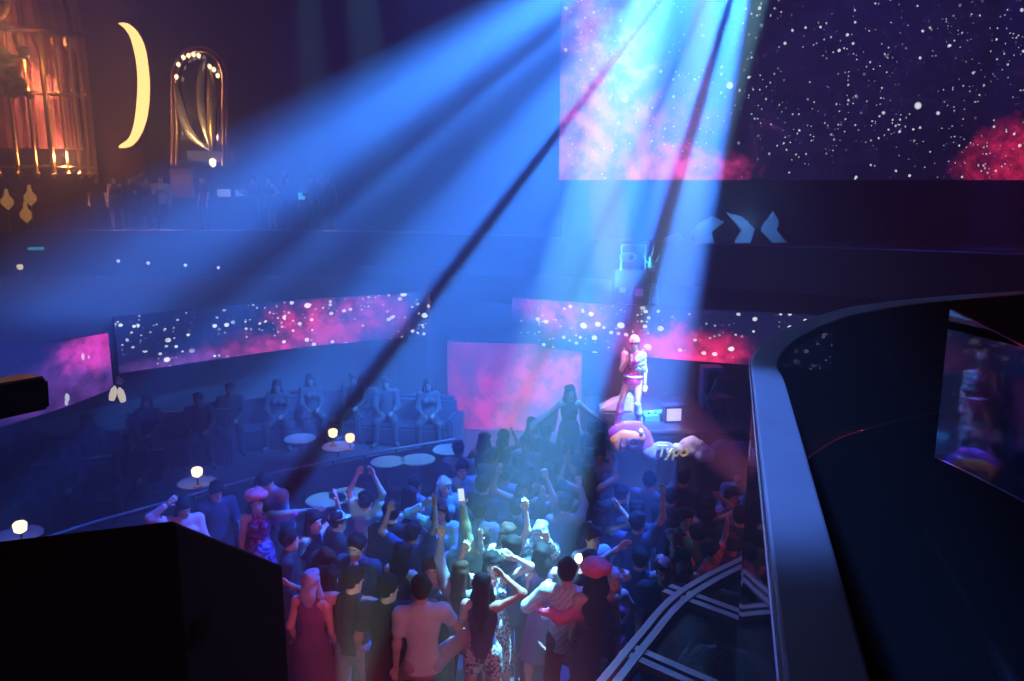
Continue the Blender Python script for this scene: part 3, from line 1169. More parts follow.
# ------------------------------------------------------------------ black loudspeaker on the ledge below the balcony
A3 = at(173, 520, Y=2.55)
B3 = at(283, 565, Y=3.05)
C3 = at(-70, 549, Y=2.9)
D3 = B3 + C3 - A3 + Vector((0, 0.0, -0.15))
zb = 2.9
top = [A3, B3, D3, C3]
sp = empty('loudspeaker', (A3.x, A3.y, zb))
o0 = Vector((A3.x, A3.y, zb))
V = [p - o0 for p in top] + [Vector((p.x, p.y, zb)) - o0 for p in top]
body = mesh_obj('cabinet', V, [(0, 1, 2, 3), (7, 6, 5, 4), (0, 4, 5, 1), (1, 5, 6, 2), (2, 6, 7, 3), (3, 7, 4, 0)], mat('speaker_paint', (0.035, 0.030, 0.038), 0.75, noise=0.3, nscale=60, bump=0.15), sp)
bm = bmesh.new()
bm.from_mesh(body.data)
bmesh.ops.recalc_face_normals(bm, faces=bm.faces)
bm.to_mesh(body.data)
bm.free()
bv = body.modifiers.new('edge', 'BEVEL')
bv.width = 0.012
bv.segments = 3
# handle cup on the right face and a grille on the left face
fx = (B3 - A3)
fx.z = 0
fx.normalize()
fn = Vector((fx.y, -fx.x, 0))
hpix = at(201, 622, Y=2.62)
rel = hpix - A3
tt = (Vector((hpix.x, hpix.y, 0)) - Vector((A3.x, A3.y, 0))).dot(fx)
# exact hit of the pixel ray with the face plane
dr = ray(201, 622)
th = (A3 - EYE).dot(fn) / dr.dot(fn)
hc_ = EYE + dr * th
Mh = Matrix((fx, fn, Vector((0, 0, 1)))).transposed().to_4x4()
Mh.translation = hc_ - o0
hb = MB()
hb.box((-0.046, -0.004, -0.040), (0.046, 0.012, 0.040), 0.010, Mh)
hd_ = hb.build('handle', mat('handle_cup', (0.002, 0.002, 0.002), 0.95), sp)
gx = (A3 - C3)
gx.z = 0
gl = gx.length
gx.normalize()
gn = Vector((gx.y, -gx.x, 0))
Mg2 = Matrix((gx, gn, Vector((0, 0, 1)))).transposed().to_4x4()
Mg2.translation = Vector((C3.x, C3.y, zb)) - o0
MB().box((0.06, -0.002, 0.08), (gl - 0.05, 0.010, C3.z - zb - 0.05), 0.01, Mg2).build('grille', mat('speaker_grille', (0.006, 0.006, 0.007), 0.6, noise=0.8, nscale=120), sp)
tag(sp, 'large black loudspeaker cabinet with angled top and a recessed handle', 'loudspeaker')
base = [Vector((p.x, p.y, 0)) for p in top]
cen = sum(base, Vector()) / 4
for nm, k, z0, z1 in (('floor_speaker_ledge', 0.995, 2.75, 2.9), ('wall_ledge_pier', 0.6, 0.0, 2.75)):
    q = [cen + (p - cen) * k for p in base]
    struct(nm, MB().add([p + Vector((0, 0, z1)) for p in q] + [p + Vector((0, 0, z0)) for p in q], [(0, 1, 2, 3), (7, 6, 5, 4), (0, 4, 5, 1), (1, 5, 6, 2), (2, 6, 7, 3), (3, 7, 4, 0)]), BLACK)

# bar fixture on a stand at the left edge
e0, e1 = at(-60, 411, Y=2.6), at(38, 392, Y=2.95)
ax = (e1 - e0)
L_ = ax.length
ax.normalize()
sy = ax.cross(Vector((0, 0, 1))).normalized()
sz = sy.cross(ax).normalized()
st = empty('lamp_bar', (e0.x, e0.y, 0))
Mx = Matrix((ax, sy, sz)).transposed().to_4x4()
Mx.translation = e0 - Vector((e0.x, e0.y, 0))
MB().box((-0.25, -0.07, -0.062), (L_, 0.07, 0.062), 0.012, Mx).build('housing', mat('housing_paint', (0.02, 0.02, 0.024), 0.35), st)
MB().box((-0.25, -0.058, 0.060), (L_ - 0.01, 0.058, 0.072), 0.006, Mx).build('top_plate', mat('plate_metal', (0.25, 0.26, 0.30), 0.4, metal=0.8), st)
MB().box((L_ - 0.006, -0.055, -0.048), (L_ + 0.006, 0.055, 0.048), 0.008, Mx).build('end_cap', BLACK, st)
pz = e0.z
MB().tube([(-0.2, -0.04, 0.0), (-0.2, -0.04, pz - 0.06)], 0.02, 10).lathe([(0.16, 0.0), (0.16, 0.02), (0.03, 0.035)], 20, (-0.2, -0.04, 0)).build('stand_pole', BLACK, st)
tag(st, 'black lamp bar housing with bluish metal top poking in at the frame edge', 'stage light')

# ------------------------------------------------------------------ glass canopy of the booth below the balcony
ZCN = 2.3
ce = catmull([at(u, v, z=ZCN) for u, v in ((560, 730), (600, 683), (637, 638), (667, 604), (700, 582), (742, 561))], 6)
ce = resample(ce, 40)
cn = empty('glass_canopy', (0, 0, 0))
perp = Vector((0.76, -0.65, 0))
far = [p + perp * 1.7 for p in ce]
m, nt, b = new_mat('smoked_canopy_glass')
b.inputs['Base Color'].default_value = (0.01, 0.01, 0.012, 1)
b.inputs['Roughness'].default_value = 0.05
g = G(nt)
tr = g.n('ShaderNodeBsdfTransparent')
tr.inputs[0].default_value = (0.75, 0.75, 0.8, 1)
ms = g.n('ShaderNodeMixShader')
ms.inputs[0].default_value = 0.35
g.link(tr.outputs[0], ms.inputs[1])
g.link(b.outputs[0], ms.inputs[2])
g.link(ms.outputs[0], nt.nodes['Material Output'].inputs[0])
MB().strip([p - Vector((0, 0, 0.01)) for p in ce], [p - Vector((0, 0, 0.01)) for p in far], 0.02).build('glass_pane', m, cn)
RAIL = mat('pale_steel_rail', (0.50, 0.53, 0.62), 0.35, metal=0.75)
for off in (0.0, 0.085):
    q = [p + perp * off for p in ce]
    MB().strip([p + Vector((0, 0, 0.05)) for p in q], [p + perp * 0.055 + Vector((0, 0, 0.05)) for p in q], 0.09).build('edge_rail', RAIL, cn)
for (u, v, ln) in ((656, 594, 1.5), (612, 655, 1.5)):
    p = at(u, v, z=ZCN) + perp * 0.05
    for off in (0.0, 0.10):
        dd = Vector((-perp.y, perp.x, 0)) * off
        MB().strip([p + dd + Vector((0, 0, 0.04)), p + dd + perp * ln + Vector((0, 0, 0.04))], [p + dd * 1.0 + Vector((-perp.y, perp.x, 0)) * 0.06 + Vector((0, 0, 0.04)), p + dd + Vector((-perp.y, perp.x, 0)) * 0.06 + perp * ln + Vector((0, 0, 0.04))], 0.07).build('cross_rib', RAIL, cn)
for k in (4, 38):
    p = far[k]
    MB().tube([(p.x, p.y, 0), (p.x, p.y, ZCN - 0.04)], 0.04, 10).build('post', BLACK, cn)
tag(cn, 'dark glass booth canopy with curved double steel rails below the balcony', 'canopy')

# ------------------------------------------------------------------ stage and singer's surroundings
ZS = 1.2
SYF = 13.55
stg = empty('stage_platform', (3.3, SYF, 0))
sx0 = at(598, 430, Y=SYF).x - 3.3
MB().box((sx0, 0, 0), (3.2, 2.5, ZS), 0.02).build('deck', mat('stage_deck', (0.03, 0.03, 0.05), 0.3, noise=0.3), stg)
MB().box((sx0 - 0.01, -0.02, ZS - 0.05), (3.2, 0.02, ZS + 0.005), 0.01).build('edge_trim', STEEL, stg)
for i in range(5):
    x = sx0 + 0.25 + i * 0.85
    MB().box((x, -0.015, 0.1), (x + 0.7, 0.005, ZS - 0.12), 0.01).build('front_panel', BLACK, stg)
tag(stg, 'raised black stage platform carrying the singer', 'stage')


def text_mesh(txt, size, ext, bevel, shear=0.0):
    c = bpy.data.curves.new('letters', 'FONT')
    c.body = txt
    c.size = size
    c.extrude = ext
    c.bevel_depth = bevel
    c.offset = 0.003
    c.shear = shear
    c.space_character = 0.92
    o = bpy.data.objects.new('letters', c)
    COL.objects.link(o)
    dg = bpy.context.evaluated_depsgraph_get()
    me = bpy.data.meshes.new_from_object(o.evaluated_get(dg))
    bpy.data.objects.remove(o)
    me.transform(Matrix.Rotation(PI / 2, 4, 'X'))
    return me


def blob_slab(centres, thick, res=0.02):
    """a bubble-letter cloud: rounded slab from overlapping discs (x, z, r)"""
    T = Shape(0.03)
    for x, z, r in centres:
        T.ell((x, 0, z), (r, thick, r))
    return T.mesh(res)


sg = empty('graffiti_sign', (0, SYF - 0.16, 0))
SG = SYF - 0.16


def sp_(u, v):
    p = at(u, v, Y=SG)
    return p.x, p.z


pxm = 0.0185


def cloud(name, pts, m, thick=0.07, dy=0.0):
    v, f = blob_slab([(*sp_(u, w), r) for u, w, r in pts], thick)
    v[:, 1] += dy
    o = link(name, raw_mesh(name, v, f, m), sg)
    return o


ORANGE = mat('orange_paint', (0.95, 0.20, 0.04), 0.6, noise=0.25, nscale=6)
PURP = mat('magenta_paint', (0.62, 0.12, 0.62), 0.6, noise=0.3, nscale=6)
CREAM = mat('cream_paint', (0.80, 0.74, 0.55), 0.6, noise=0.15)
WHITE = mat('white_paint', (0.78, 0.80, 0.84), 0.55, noise=0.1)
LILAC = mat('lilac_paint', (0.36, 0.30, 0.62), 0.6, noise=0.3)
cloud('purple_backing', [(617, 434, .16), (625, 428, .12), (636, 430, .17), (644, 437, .15), (648, 446, .14), (638, 446, .15), (622, 446, .13)], PURP, 0.05, 0.05)
cloud('orange_bubble', [(617, 441, .13), (624, 437, .14), (632, 438, .14), (640, 438, .10), (619, 447, .11), (630, 444, .12)], ORANGE, 0.07, 0.0)
cloud('lilac_backing', [(650, 452, .13), (660, 450, .15), (668, 450, .14), (655, 456, .10)], LILAC, 0.05, 0.04)
cloud('white_bubble', [(686, 444, .12), (692, 441, .11), (699, 445, .11), (690, 450, .12), (681, 449, .09), (676, 447, .08)], WHITE, 0.07, -0.01)
cloud('white_ball', [(701, 455, .13), (708, 454, .13), (704, 449, .10)], mat('pale_lilac_paint', (0.62, 0.58, 0.78), 0.6), 0.10, -0.03)
cloud('violet_drape', [(716, 450, .12), (722, 447, .14), (732, 449, .15), (742, 449, .15), (750, 450, .12), (733, 458, .12), (737, 468, .10)], mat('violet_cloth', (0.30, 0.07, 0.30), 0.8, noise=0.4), 0.06, 0.04)
for txt, u, v, size, m, dy, sh in (('UCI', 618, 446, 0.24, mat('dark_outline_paint', (0.06, 0.02, 0.08), 0.6), -0.085, 0.1), ('Typo', 655, 455, 0.30, mat('yellow_paint', (0.80, 0.68, 0.18), 0.6), -0.06, 0.15)):
    me = text_mesh(txt, size, 0.02, 0.003, sh)
    me.materials.clear()
    me.materials.append(m)
    o = link('lettering', me, sg)
    x, z = sp_(u, v)
    o.location = (x, dy, z)
tag(sg, 'graffiti bubble lettering in orange, purple and yellow along the stage front', 'sign')
# stilts keep the sign on the floor
for u in (620, 660, 700, 738):
    x, z = sp_(u, 452)
    MB().box((x - 0.03, 0.05, 0), (x + 0.03, 0.11, z), 0.0).build('strut', BLACK, sg)

# gear on the stage
def stand_at(u, v, z):
    p = at(u, v, z=z)
    return p


p = stand_at(683, 437, ZS)
mo = empty('stage_display', (p.x, 14.1, ZS), R(5))
MB().box((-0.17, -0.10, 0.0), (0.17, 0.12, 0.34), 0.02).build('housing', BLACK, mo)
MB().box((-0.14, -0.108, 0.05), (0.14, -0.098, 0.29), 0.004).build('screen_face', emission('pale_display', (0.85, 0.75, 1.0), 1.3), mo)
MB().box((-0.22, -0.12, 0.33), (0.22, 0.12, 0.36), 0.01).build('hood', mat('dark_blue_plastic', (0.03, 0.03, 0.09), 0.5), mo)
tag(mo, 'small box display glowing pale violet at the stage edge', 'display')
p0 = at(712, 366, Y=15.2)
ls = empty('loudspeaker', (p0.x, 15.2, ZS))
hh = p0.z - ZS
MB().box((-0.21, -0.2, 0), (0.21, 0.2, hh), 0.015).build('cabinet', mat('speaker_blue_black', (0.12, 0.12, 0.30), 0.6), ls)
for z in (hh * 0.22, hh * 0.5, hh * 0.78):
    MB().lathe([(0.15, 0), (0.15, 0.01), (0.13, 0.012), (0.05, -0.02), (0.0, -0.01)], 20).build('cone', BLACK, ls).matrix_local = Matrix.Translation((0, -0.205, z)) @ Matrix.Rotation(PI / 2, 4, 'X')
tag(ls, 'tall blue-black column loudspeaker behind the singer on the stage', 'loudspeaker')
p0 = at(617, 414, z=ZS)
wd = empty('stage_monitor', (p0.x, 14.9, ZS))
MB().prism([(-0.34, 0), (0.34, 0), (0.34, 0.32), (0.25, 0.34), (-0.32, 0.08)], -0.2, 0.2).build('wedge_cabinet', mat('pale_grey_paint', (0.2, 0.23, 0.26), 0.5), wd)
MB().box((-0.3, -0.21, 0.02), (0.3, -0.19, 0.06), 0.005).build('grille', BLACK, wd)
tag(wd, 'pale wedge monitor lying on the stage beside the singer', 'stage monitor')
p0 = at(737, 440, z=ZS)
chn = empty('folding_chair', (p0.x, 14.35, ZS), R(200))
CH = mat('chair_metal', (0.08, 0.09, 0.16), 0.4, metal=0.5)
MB().box((-0.21, -0.2, 0.43), (0.21, 0.2, 0.46), 0.01).build('seat', CH, chn)
MB().box((-0.2, 0.2, 0.62), (0.2, 0.23, 0.86), 0.01).build('backrest', CH, chn)
for sx in (-0.2, 0.2):
    MB().tube([(sx, -0.24, 0), (sx, 0.215, 0.86)], 0.014, 8).build('leg', CH, chn)
    MB().tube([(sx, 0.26, 0), (sx, -0.16, 0.44)], 0.014, 8).build('leg', CH, chn)
tag(chn, 'dark folding chair at the far end of the stage', 'chair')
p0 = at(668, 432, z=ZS)
am = empty('mixing_desk', (p0.x, 14.35, ZS))
MB().prism([(-0.3, 0), (0.3, 0), (0.3, 0.14), (-0.3, 0.09)], -0.2, 0.2).build('console', mat('desk_teal', (0.10, 0.24, 0.24), 0.4), am)
for i in range(4):
    MB().lathe([(0.025, 0), (0.022, 0.03), (0.0, 0.03)], 12, (-0.2 + i * 0.13, -0.05, 0.10 + 0.01 * i)).build('knob', BLACK, am)
tag(am, 'small teal sound console beside the glowing box display', 'console')
# cables looping down the left end of the stage
for k, (label, pts) in enumerate((('violet cable looping down the stage end, upper one', ((640, 419), (620, 424), (606, 436), (600, 448))), ('violet cable hanging below its twin at the stage end', ((612, 428), (604, 441), (597, 452), (600, 462))))):
    MBc = MB().tube(catmull([at(u, v, Y=SYF - 0.06 - 0.03 * k) for u, v in pts], 6), 0.014, 6)
    tag(MBc.build('cable', mat('cable_violet', (0.35, 0.2, 0.5), 0.5)), label, 'cable')

# ornaments and equipment on the tier above the singer
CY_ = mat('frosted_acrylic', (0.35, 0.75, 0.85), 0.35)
YO = 16.9
bx = at(632, 322, Y=YO)
cb = empty('equipment_rack', (bx.x - 0.05, YO, 2.98))
MB().box((-0.38, -0.12, 0), (0.38, 0.3, 0.9), 0.02).build('cabinet', mat('rack_blue', (0.03, 0.04, 0.10), 0.5), cb)
MB().tube([(-0.25, -0.14, 0.9), (-0.25, -0.14, 1.45), (0.28, -0.14, 1.45), (0.28, -0.14, 0.9)], 0.015, 6).build('handle_frame', CY_, cb)
MB().box((0.08, -0.14, 0.32), (0.26, -0.11, 0.48), 0.01).build('indicator_panel', emission('violet_indicator', (0.35, 0.12, 0.9), 0.6), cb)
MB().box((-0.27, -0.14, 0.40), (-0.12, -0.11, 0.52), 0.01).build('status_light', emission('cyan_indicator', (0.2, 0.7, 1.0), 0.8), cb)
tag(cb, 'dark equipment rack with small lights on the tier above the singer', 'equipment')


def hanging(label, u, v, r, ln, Y, m):
    q = at(u, v, Y=Y)
    t = empty('floor_lamp', (q.x, Y, q.z))
    MB().lathe([(0.02, 0.30), (r * 0.5, 0.26), (r * 0.6, 0.1), (r, 0.02), (r * 0.9, -0.08), (r * 0.3, -0.13), (0.01, -0.14)], 16).build('shade', m, t)
    MB().tube([(0, 0, -0.12), (0, 0, 2.98 - q.z)], 0.012, 5).lathe([(0.14, 0), (0.14, 0.02), (0.02, 0.04)], 16, (0, 0, 2.98 - q.z)).build('stand_pole', CHROME, t)
    MB().tube([(0.0, 0, 0.25), (0.05, 0, 0.5)], [0.015, 0.006], 5).build('spike', m, t)
    for a in (-1, 1):
        MB().tube([(0, 0, 0.05), (a * 0.12, 0, 0.16), (a * 0.18, 0, 0.30)], [0.03, 0.02, 0.006], 6).build('arm', m, t)
    tag(t, label, 'lamp')


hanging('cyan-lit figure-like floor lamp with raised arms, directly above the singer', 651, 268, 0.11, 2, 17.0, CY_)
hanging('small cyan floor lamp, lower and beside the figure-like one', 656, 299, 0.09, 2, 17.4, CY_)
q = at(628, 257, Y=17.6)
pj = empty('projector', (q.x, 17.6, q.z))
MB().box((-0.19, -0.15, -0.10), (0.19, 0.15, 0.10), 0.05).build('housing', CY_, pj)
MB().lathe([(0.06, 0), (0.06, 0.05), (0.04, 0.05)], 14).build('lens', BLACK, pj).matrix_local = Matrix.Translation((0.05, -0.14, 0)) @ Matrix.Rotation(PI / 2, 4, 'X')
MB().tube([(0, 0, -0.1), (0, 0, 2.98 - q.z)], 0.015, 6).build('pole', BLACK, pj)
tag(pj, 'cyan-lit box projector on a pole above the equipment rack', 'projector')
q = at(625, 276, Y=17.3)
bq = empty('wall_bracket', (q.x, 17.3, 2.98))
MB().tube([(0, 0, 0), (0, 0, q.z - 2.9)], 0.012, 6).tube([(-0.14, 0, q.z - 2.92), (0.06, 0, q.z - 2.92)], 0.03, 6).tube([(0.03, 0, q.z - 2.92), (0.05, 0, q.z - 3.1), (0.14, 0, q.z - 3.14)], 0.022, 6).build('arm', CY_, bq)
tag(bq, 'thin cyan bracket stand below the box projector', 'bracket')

# faceted chevrons on the wall under the giant screen
YH = 18.9
def chevron(pts, label):
    q = [at(u, v, Y=YH) for u, v in pts]
    base = min(p.z for p in q)
    cx_ = sum(p.x for p in q) / len(q)
    poly = [(p.x - cx_, p.z - base) for p in q]
    t = MB().prism(poly, -0.04, 0.06).build('wall_chevron', mat('chevron_plaster', (0.45, 0.55, 0.65), 0.6, noise=0.2, nscale=2))
    t.location = (cx_, YH, base)
    bv = t.modifiers.new('edge', 'BEVEL')
    bv.width = 0.03
    bv.segments = 2
    tag(t, label, 'decoration')


chevron([(712, 216), (724, 222), (711, 232), (716, 250), (697, 250), (690, 236), (697, 224)], 'blue-lit chevron pointing outward, first from the beam')
chevron([(726, 212), (741, 216), (755, 229), (748, 250), (729, 250), (741, 231), (734, 222)], 'blue-lit chevron with its point facing the third one')
chevron([(773, 211), (780, 222), (776, 230), (792, 247), (777, 247), (761, 231), (762, 226)], 'blue-lit chevron last in the row along the rail')
chevron([(664, 238), (678, 232), (685, 240), (684, 250), (662, 250)], 'rounded blue-lit decoration stub at the edge of the beam')

# ------------------------------------------------------------------ gold decorations on the far wall
YD = 24.4
def dp(u, v, Y=YD):
    return at(u, v, Y=Y)


cc = dp(-4, 100)
cg = empty('birdcage', (cc.x, YD, 4.42))
bz = cc.z - 4.42


def lz(v):
    return dp(0, v).z - 4.42


Rc = dp(88, 100).x - cc.x
z_bot, z_sh, z_top = lz(172), lz(40), lz(-95)
for i in range(17):
    a = PI * i / 16
    x, y = -Rc * math.cos(a), -1.1 * math.sin(a)
    pts = [Vector((x, y, z_bot)), Vector((x, y, z_sh))]
    for k in range(1, 9):
        b2 = k / 8 * PI / 2
        pts.append(Vector((x * math.cos(b2), y * math.cos(b2), z_sh + (z_top - z_sh) * math.sin(b2))))
    MB().tube(pts, 0.055 if i % 4 else 0.085, 8).build('cage_bar', GOLD, cg)
    MB().lathe([(0.02, -0.2), (0.11, -0.08), (0.06, 0.0), (0.03, 0.06)], 10, (x, y, z_bot)).build('finial', GOLD, cg)
for v, r in ((36, 0.09), (97, 0.06), (168, 0.05)):
    z = lz(v)
    MB().tube([(-Rc * math.cos(PI * i / 24), -1.1 * math.sin(PI * i / 24), z) for i in range(25)], r, 8).build('hoop', mat('dark_bronze', (0.12, 0.06, 0.04), 0.4, metal=0.9) if v == 36 else GOLD, cg)
for i in range(14):
    a = PI * (i + 0.5) / 14
    x, y = -Rc * 0.96 * math.cos(a), -1.05 * math.sin(a)
    MB().lathe([(0.01, -0.45), (0.13, -0.25), (0.16, -0.05), (0.15, 0)], 10, (x, y, lz(40))).build('scallop', GOLD, cg)
# pleated curtain inside
cv, cf = [], []
for i in range(73):
    a = PI * i / 72
    rr_ = 0.86 + 0.05 * math.cos(i * 2.2)
    for z, k in ((lz(150), 1.0), (lz(36), 1.0), (lz(-20), 0.86), (lz(-60), 0.6)):
        cv.append((-Rc * rr_ * k * math.cos(a), -1.0 * rr_ * k * math.sin(a) + 0.06, z))
for i in range(72):
    for k in range(3):
        cf.append((i * 4 + k, (i + 1) * 4 + k, (i + 1) * 4 + k + 1, i * 4 + k + 1))
mesh_obj('curtain', cv, cf, mat('rose_velvet', (0.62, 0.20, 0.18), 0.7, noise=0.2), cg, True)
ring = [(Vector((dp(14, 10).x - cc.x + 0.62 * math.cos(a), -1.25, lz(8) + 0.62 * math.sin(a)))) for a in [2 * PI * k / 32 for k in range(32)]]
MB().tube(ring, 0.10, 8, closed=True).build('medallion_ring', GOLD, cg)
ball = Shape(0.05)
rnd = random.Random(2)
for i in range(26):
    a, e = rnd.uniform(0, 2 * PI), rnd.uniform(-1.4, 1.4)
    ball.ell((ring[0].x - 0.62 + 0.34 * math.cos(a) * math.cos(e), -1.25 + 0.25 * math.sin(a) * math.cos(e), lz(8) + 0.36 * math.sin(e)), (0.15, 0.12, 0.13))
v, f = ball.mesh(0.05)
link('medallion_flower', raw_mesh('medallion_flower', v, f, mat('dark_petals', (0.05, 0.025, 0.02), 0.35, metal=0.5)), cg)
fol = Shape(0.06)
for i in range(60):
    fol.ell((dp(rnd.uniform(-10, 42), 0).x - cc.x, -1.15 + rnd.uniform(-.1, .1), lz(rnd.uniform(56, 100))), (rnd.uniform(.10, .26), .14, rnd.uniform(.08, .18)))
v, f = fol.mesh(0.06)
link('foliage', raw_mesh('foliage', v, f, mat('dark_leaves', (0.03, 0.035, 0.02), 0.6, noise=0.4)), cg)
MB().box((-Rc, 0.02, z_bot - 0.5), (Rc, 0.18, z_bot + 0.3), 0.05).build('wall_bracket', mat('plinth_dark', (0.03, 0.02, 0.025), 0.5), cg)
tag(cg, 'giant gold birdcage with rose curtain in the upper corner of the hall', 'birdcage')

# crescent moon
co = [(119, 22), (128, 22), (138, 30), (146, 46), (150, 70), (151, 95), (148, 120), (141, 138), (132, 148), (121, 150), (121, 147), (130, 140), (135, 126), (138, 105), (139, 80), (137, 58), (132, 38), (126, 28)]
q = [dp(u, v) for u, v in co]
c0 = dp(138, 85)
cr = empty('crescent_lamp', (c0.x, YD, c0.z))
poly = [(p.x - c0.x, p.z - c0.z) for p in catmull([Vector((p.x, 0, p.z)) for p in q + q[:1]], 4)[:-1]]
MB().prism(poly, -0.05, 0.14).build('casing', mat('copper_casing', (0.25, 0.10, 0.07), 0.4, metal=0.8), cr)
poly2 = [(x * 0.97, z * 0.97) for x, z in poly]
MB().prism(poly2, -0.10, -0.04).build('lit_face', emission('warm_lit_acrylic', (1.0, 0.60, 0.20), 4.5), cr)
MB().tube([(0.1, 0.12, 0.2), (0.1, 0.2, 0.2)], 0.1, 8).build('wall_bracket', BLACK, cr)
tag(cr, 'glowing yellow crescent moon lamp between the birdcage and the arch', 'lamp')

# arch with a swirl
ac = dp(201, 165)
ar = empty('arch_mirror', (ac.x, YD - 0.1, ac.z))


def ap(u, v):
    p = dp(u, v)
    return Vector((p.x - ac.x, 0, p.z - ac.z))


def archline(u0, u1, v_sp, v_top, vb):
    pts = [ap(u0, vb), ap(u0, v_sp)]
    cu, hw = (u0 + u1) / 2, (u1 - u0) / 2
    for k in range(1, 16):
        a = PI * k / 16
        pts.append(ap(cu - hw * math.cos(a), v_sp - (v_sp - v_top) * math.sin(a)))
    pts += [ap(u1, v_sp), ap(u1, vb)]
    return pts


MB().tube(archline(174, 228, 78, 47, 166), 0.06, 8).build('outer_frame', mat('copper_tube', (0.45, 0.22, 0.16), 0.35, metal=0.9), ar)
MB().tube([p + Vector((0, -0.06, 0)) for p in archline(179, 225, 80, 52, 166)], 0.05, 8).build('inner_frame', GOLD, ar)
poly = [(p.x, p.z) for p in archline(176, 227, 79, 49, 160)]
MB().prism(poly, 0.05, 0.15).build('mirror_panel', mat('tinted_mirror', (0.10, 0.09, 0.16), 0.1, metal=0.9), ar)


def ribbon(name, pts, w, m, dy):
    c = catmull([ap(u, v) for u, v in pts], 8)
    A, B = [], []
    for i, p in enumerate(c):
        t = (c[min(i + 1, len(c) - 1)] - c[max(0, i - 1)]).normalized()
        k = w * (0.35 + 0.65 * math.sin(PI * (i + 1) / (len(c) + 1)))
        nn = Vector((-t.z, 0, t.x)) * k
        A.append(p + nn + Vector((0, dy, 0)))
        B.append(p - nn + Vector((0, dy - 0.12, 0)))
    V, F = A + B, []
    n = len(A)
    V += [v + Vector((0, 0.05, 0)) for v in V[:2 * n]]
    for i in range(n - 1):
        F += [(i, i + 1, n + i + 1, n + i), (2 * n + i, 3 * n + i, 3 * n + i + 1, 2 * n + i + 1), (i, 2 * n + i, 2 * n + i + 1, i + 1), (n + i, n + i + 1, 3 * n + i + 1, 3 * n + i)]
    return mesh_obj(name, V, F, m, ar, True)


PALE = mat('pale_gold_ribbon', (0.72, 0.64, 0.42), 0.3, metal=0.7)
ribbon('swirl', [(178, 84), (181, 100), (188, 124), (198, 140), (214, 151)], 0.10, PALE, -0.05)
ribbon('swirl', [(207, 60), (204, 76), (203, 100), (207, 128), (214, 151)], 0.09, PALE, -0.05)
ribbon('swirl', [(212, 70), (214, 92), (213, 120), (215, 148)], 0.13, mat('old_gold_ribbon', (0.40, 0.30, 0.10), 0.35, metal=0.8), 0.0)
MB().box((ap(177, 0).x, -0.02, ap(0, 162).z), (ap(226, 0).x, 0.03, ap(0, 151).z), 0.01).build('base_panel', mat('arch_base_glass', (0.12, 0.12, 0.18), 0.2), ar)
BULB = emission('warm_bulb', (1.0, 0.68, 0.38), 6.0)
for u, v in ((180, 78), (182, 66), (187, 59), (192, 57), (197, 56), (202, 57), (213, 68), (217, 71), (221, 77), (216, 163)):
    p = ap(u, v)
    MB().lathe([(0.005, -0.08), (0.06, -0.03), (0.06, 0.03), (0.005, 0.08)] if v < 160 else [(0.01, -0.14), (0.10, -0.06), (0.10, 0.08), (0.01, 0.14)], 10, (p.x, -0.16, p.z)).build('bulb', BULB, ar)
tag(ar, 'gold arched mirror with a swirling ribbon and small bulbs', 'mirror')
pn = at(182, 183, Y=24.9)
ped = MB().box((-0.36, -0.06, -0.46), (0.36, 0.09, 0.46), 0.03).build('wall_panel', mat('dusty_rose_panel', (0.40, 0.22, 0.30), 0.6))
ped.location = (pn.x, 24.9, pn.z)
tag(ped, 'dusty rose wall panel under the arched mirror', 'panel')


def small_screen(u, v, w, h, col, s, label, Y=24.85):
    p = at(u, v, Y=Y)
    t = empty('wall_display', (p.x, Y, p.z))
    MB().box((-w / 2 - 0.04, 0, -h / 2 - 0.04), (w / 2 + 0.04, 0.13, h / 2 + 0.04), 0.01).build('housing', BLACK, t)
    MB().box((-w / 2, -0.012, -h / 2), (w / 2, 0.005, h / 2), 0.0).build('lit_face', emission('display_%02d' % int(u), col, s), t)
    tag(t, label, 'display')


small_screen(224, 193, 0.42, 0.24, (0.45, 0.55, 1.0), 0.8, 'pale blue wall display, the one nearer the arched mirror')
small_screen(241, 193, 0.34, 0.20, (0.35, 0.50, 1.0), 0.6, 'dimmer pale blue wall display, second from the arched mirror')
small_screen(300, 196, 0.32, 0.22, (0.10, 0.75, 1.0), 1.3, 'small bright cyan wall display alone on the far wall')
# little downlights along the second tier's fascia
for i, (u, v, lab) in enumerate(((119, 261, 'tiny round fascia light, first in the row of four from the cage side'), (149, 263, 'tiny round fascia light, second in the row of four'), (186, 265, 'tiny round fascia light, third in the row of four'), (219, 267.5, 'tiny warm fascia light ending the row of four'))):
    p = at(u, v, Y=23.98)
    t = empty('fascia_light', (p.x, 23.98, p.z))
    MB().lathe([(0.075, -0.22), (0.075, 0.04), (0.05, 0.05)], 14).build('collar', CHROME, t).matrix_local = Matrix.Rotation(PI / 2, 4, 'X')
    MB().lathe([(0.05, 0.045), (0.045, 0.07), (0.0, 0.08)], 12).build('lens', emission('cool_lens', (0.75, 0.8, 1.0), 2.2), t).matrix_local = Matrix.Rotation(PI / 2, 4, 'X')
    tag(t, lab, 'light', 'fascia lights on the second tier')


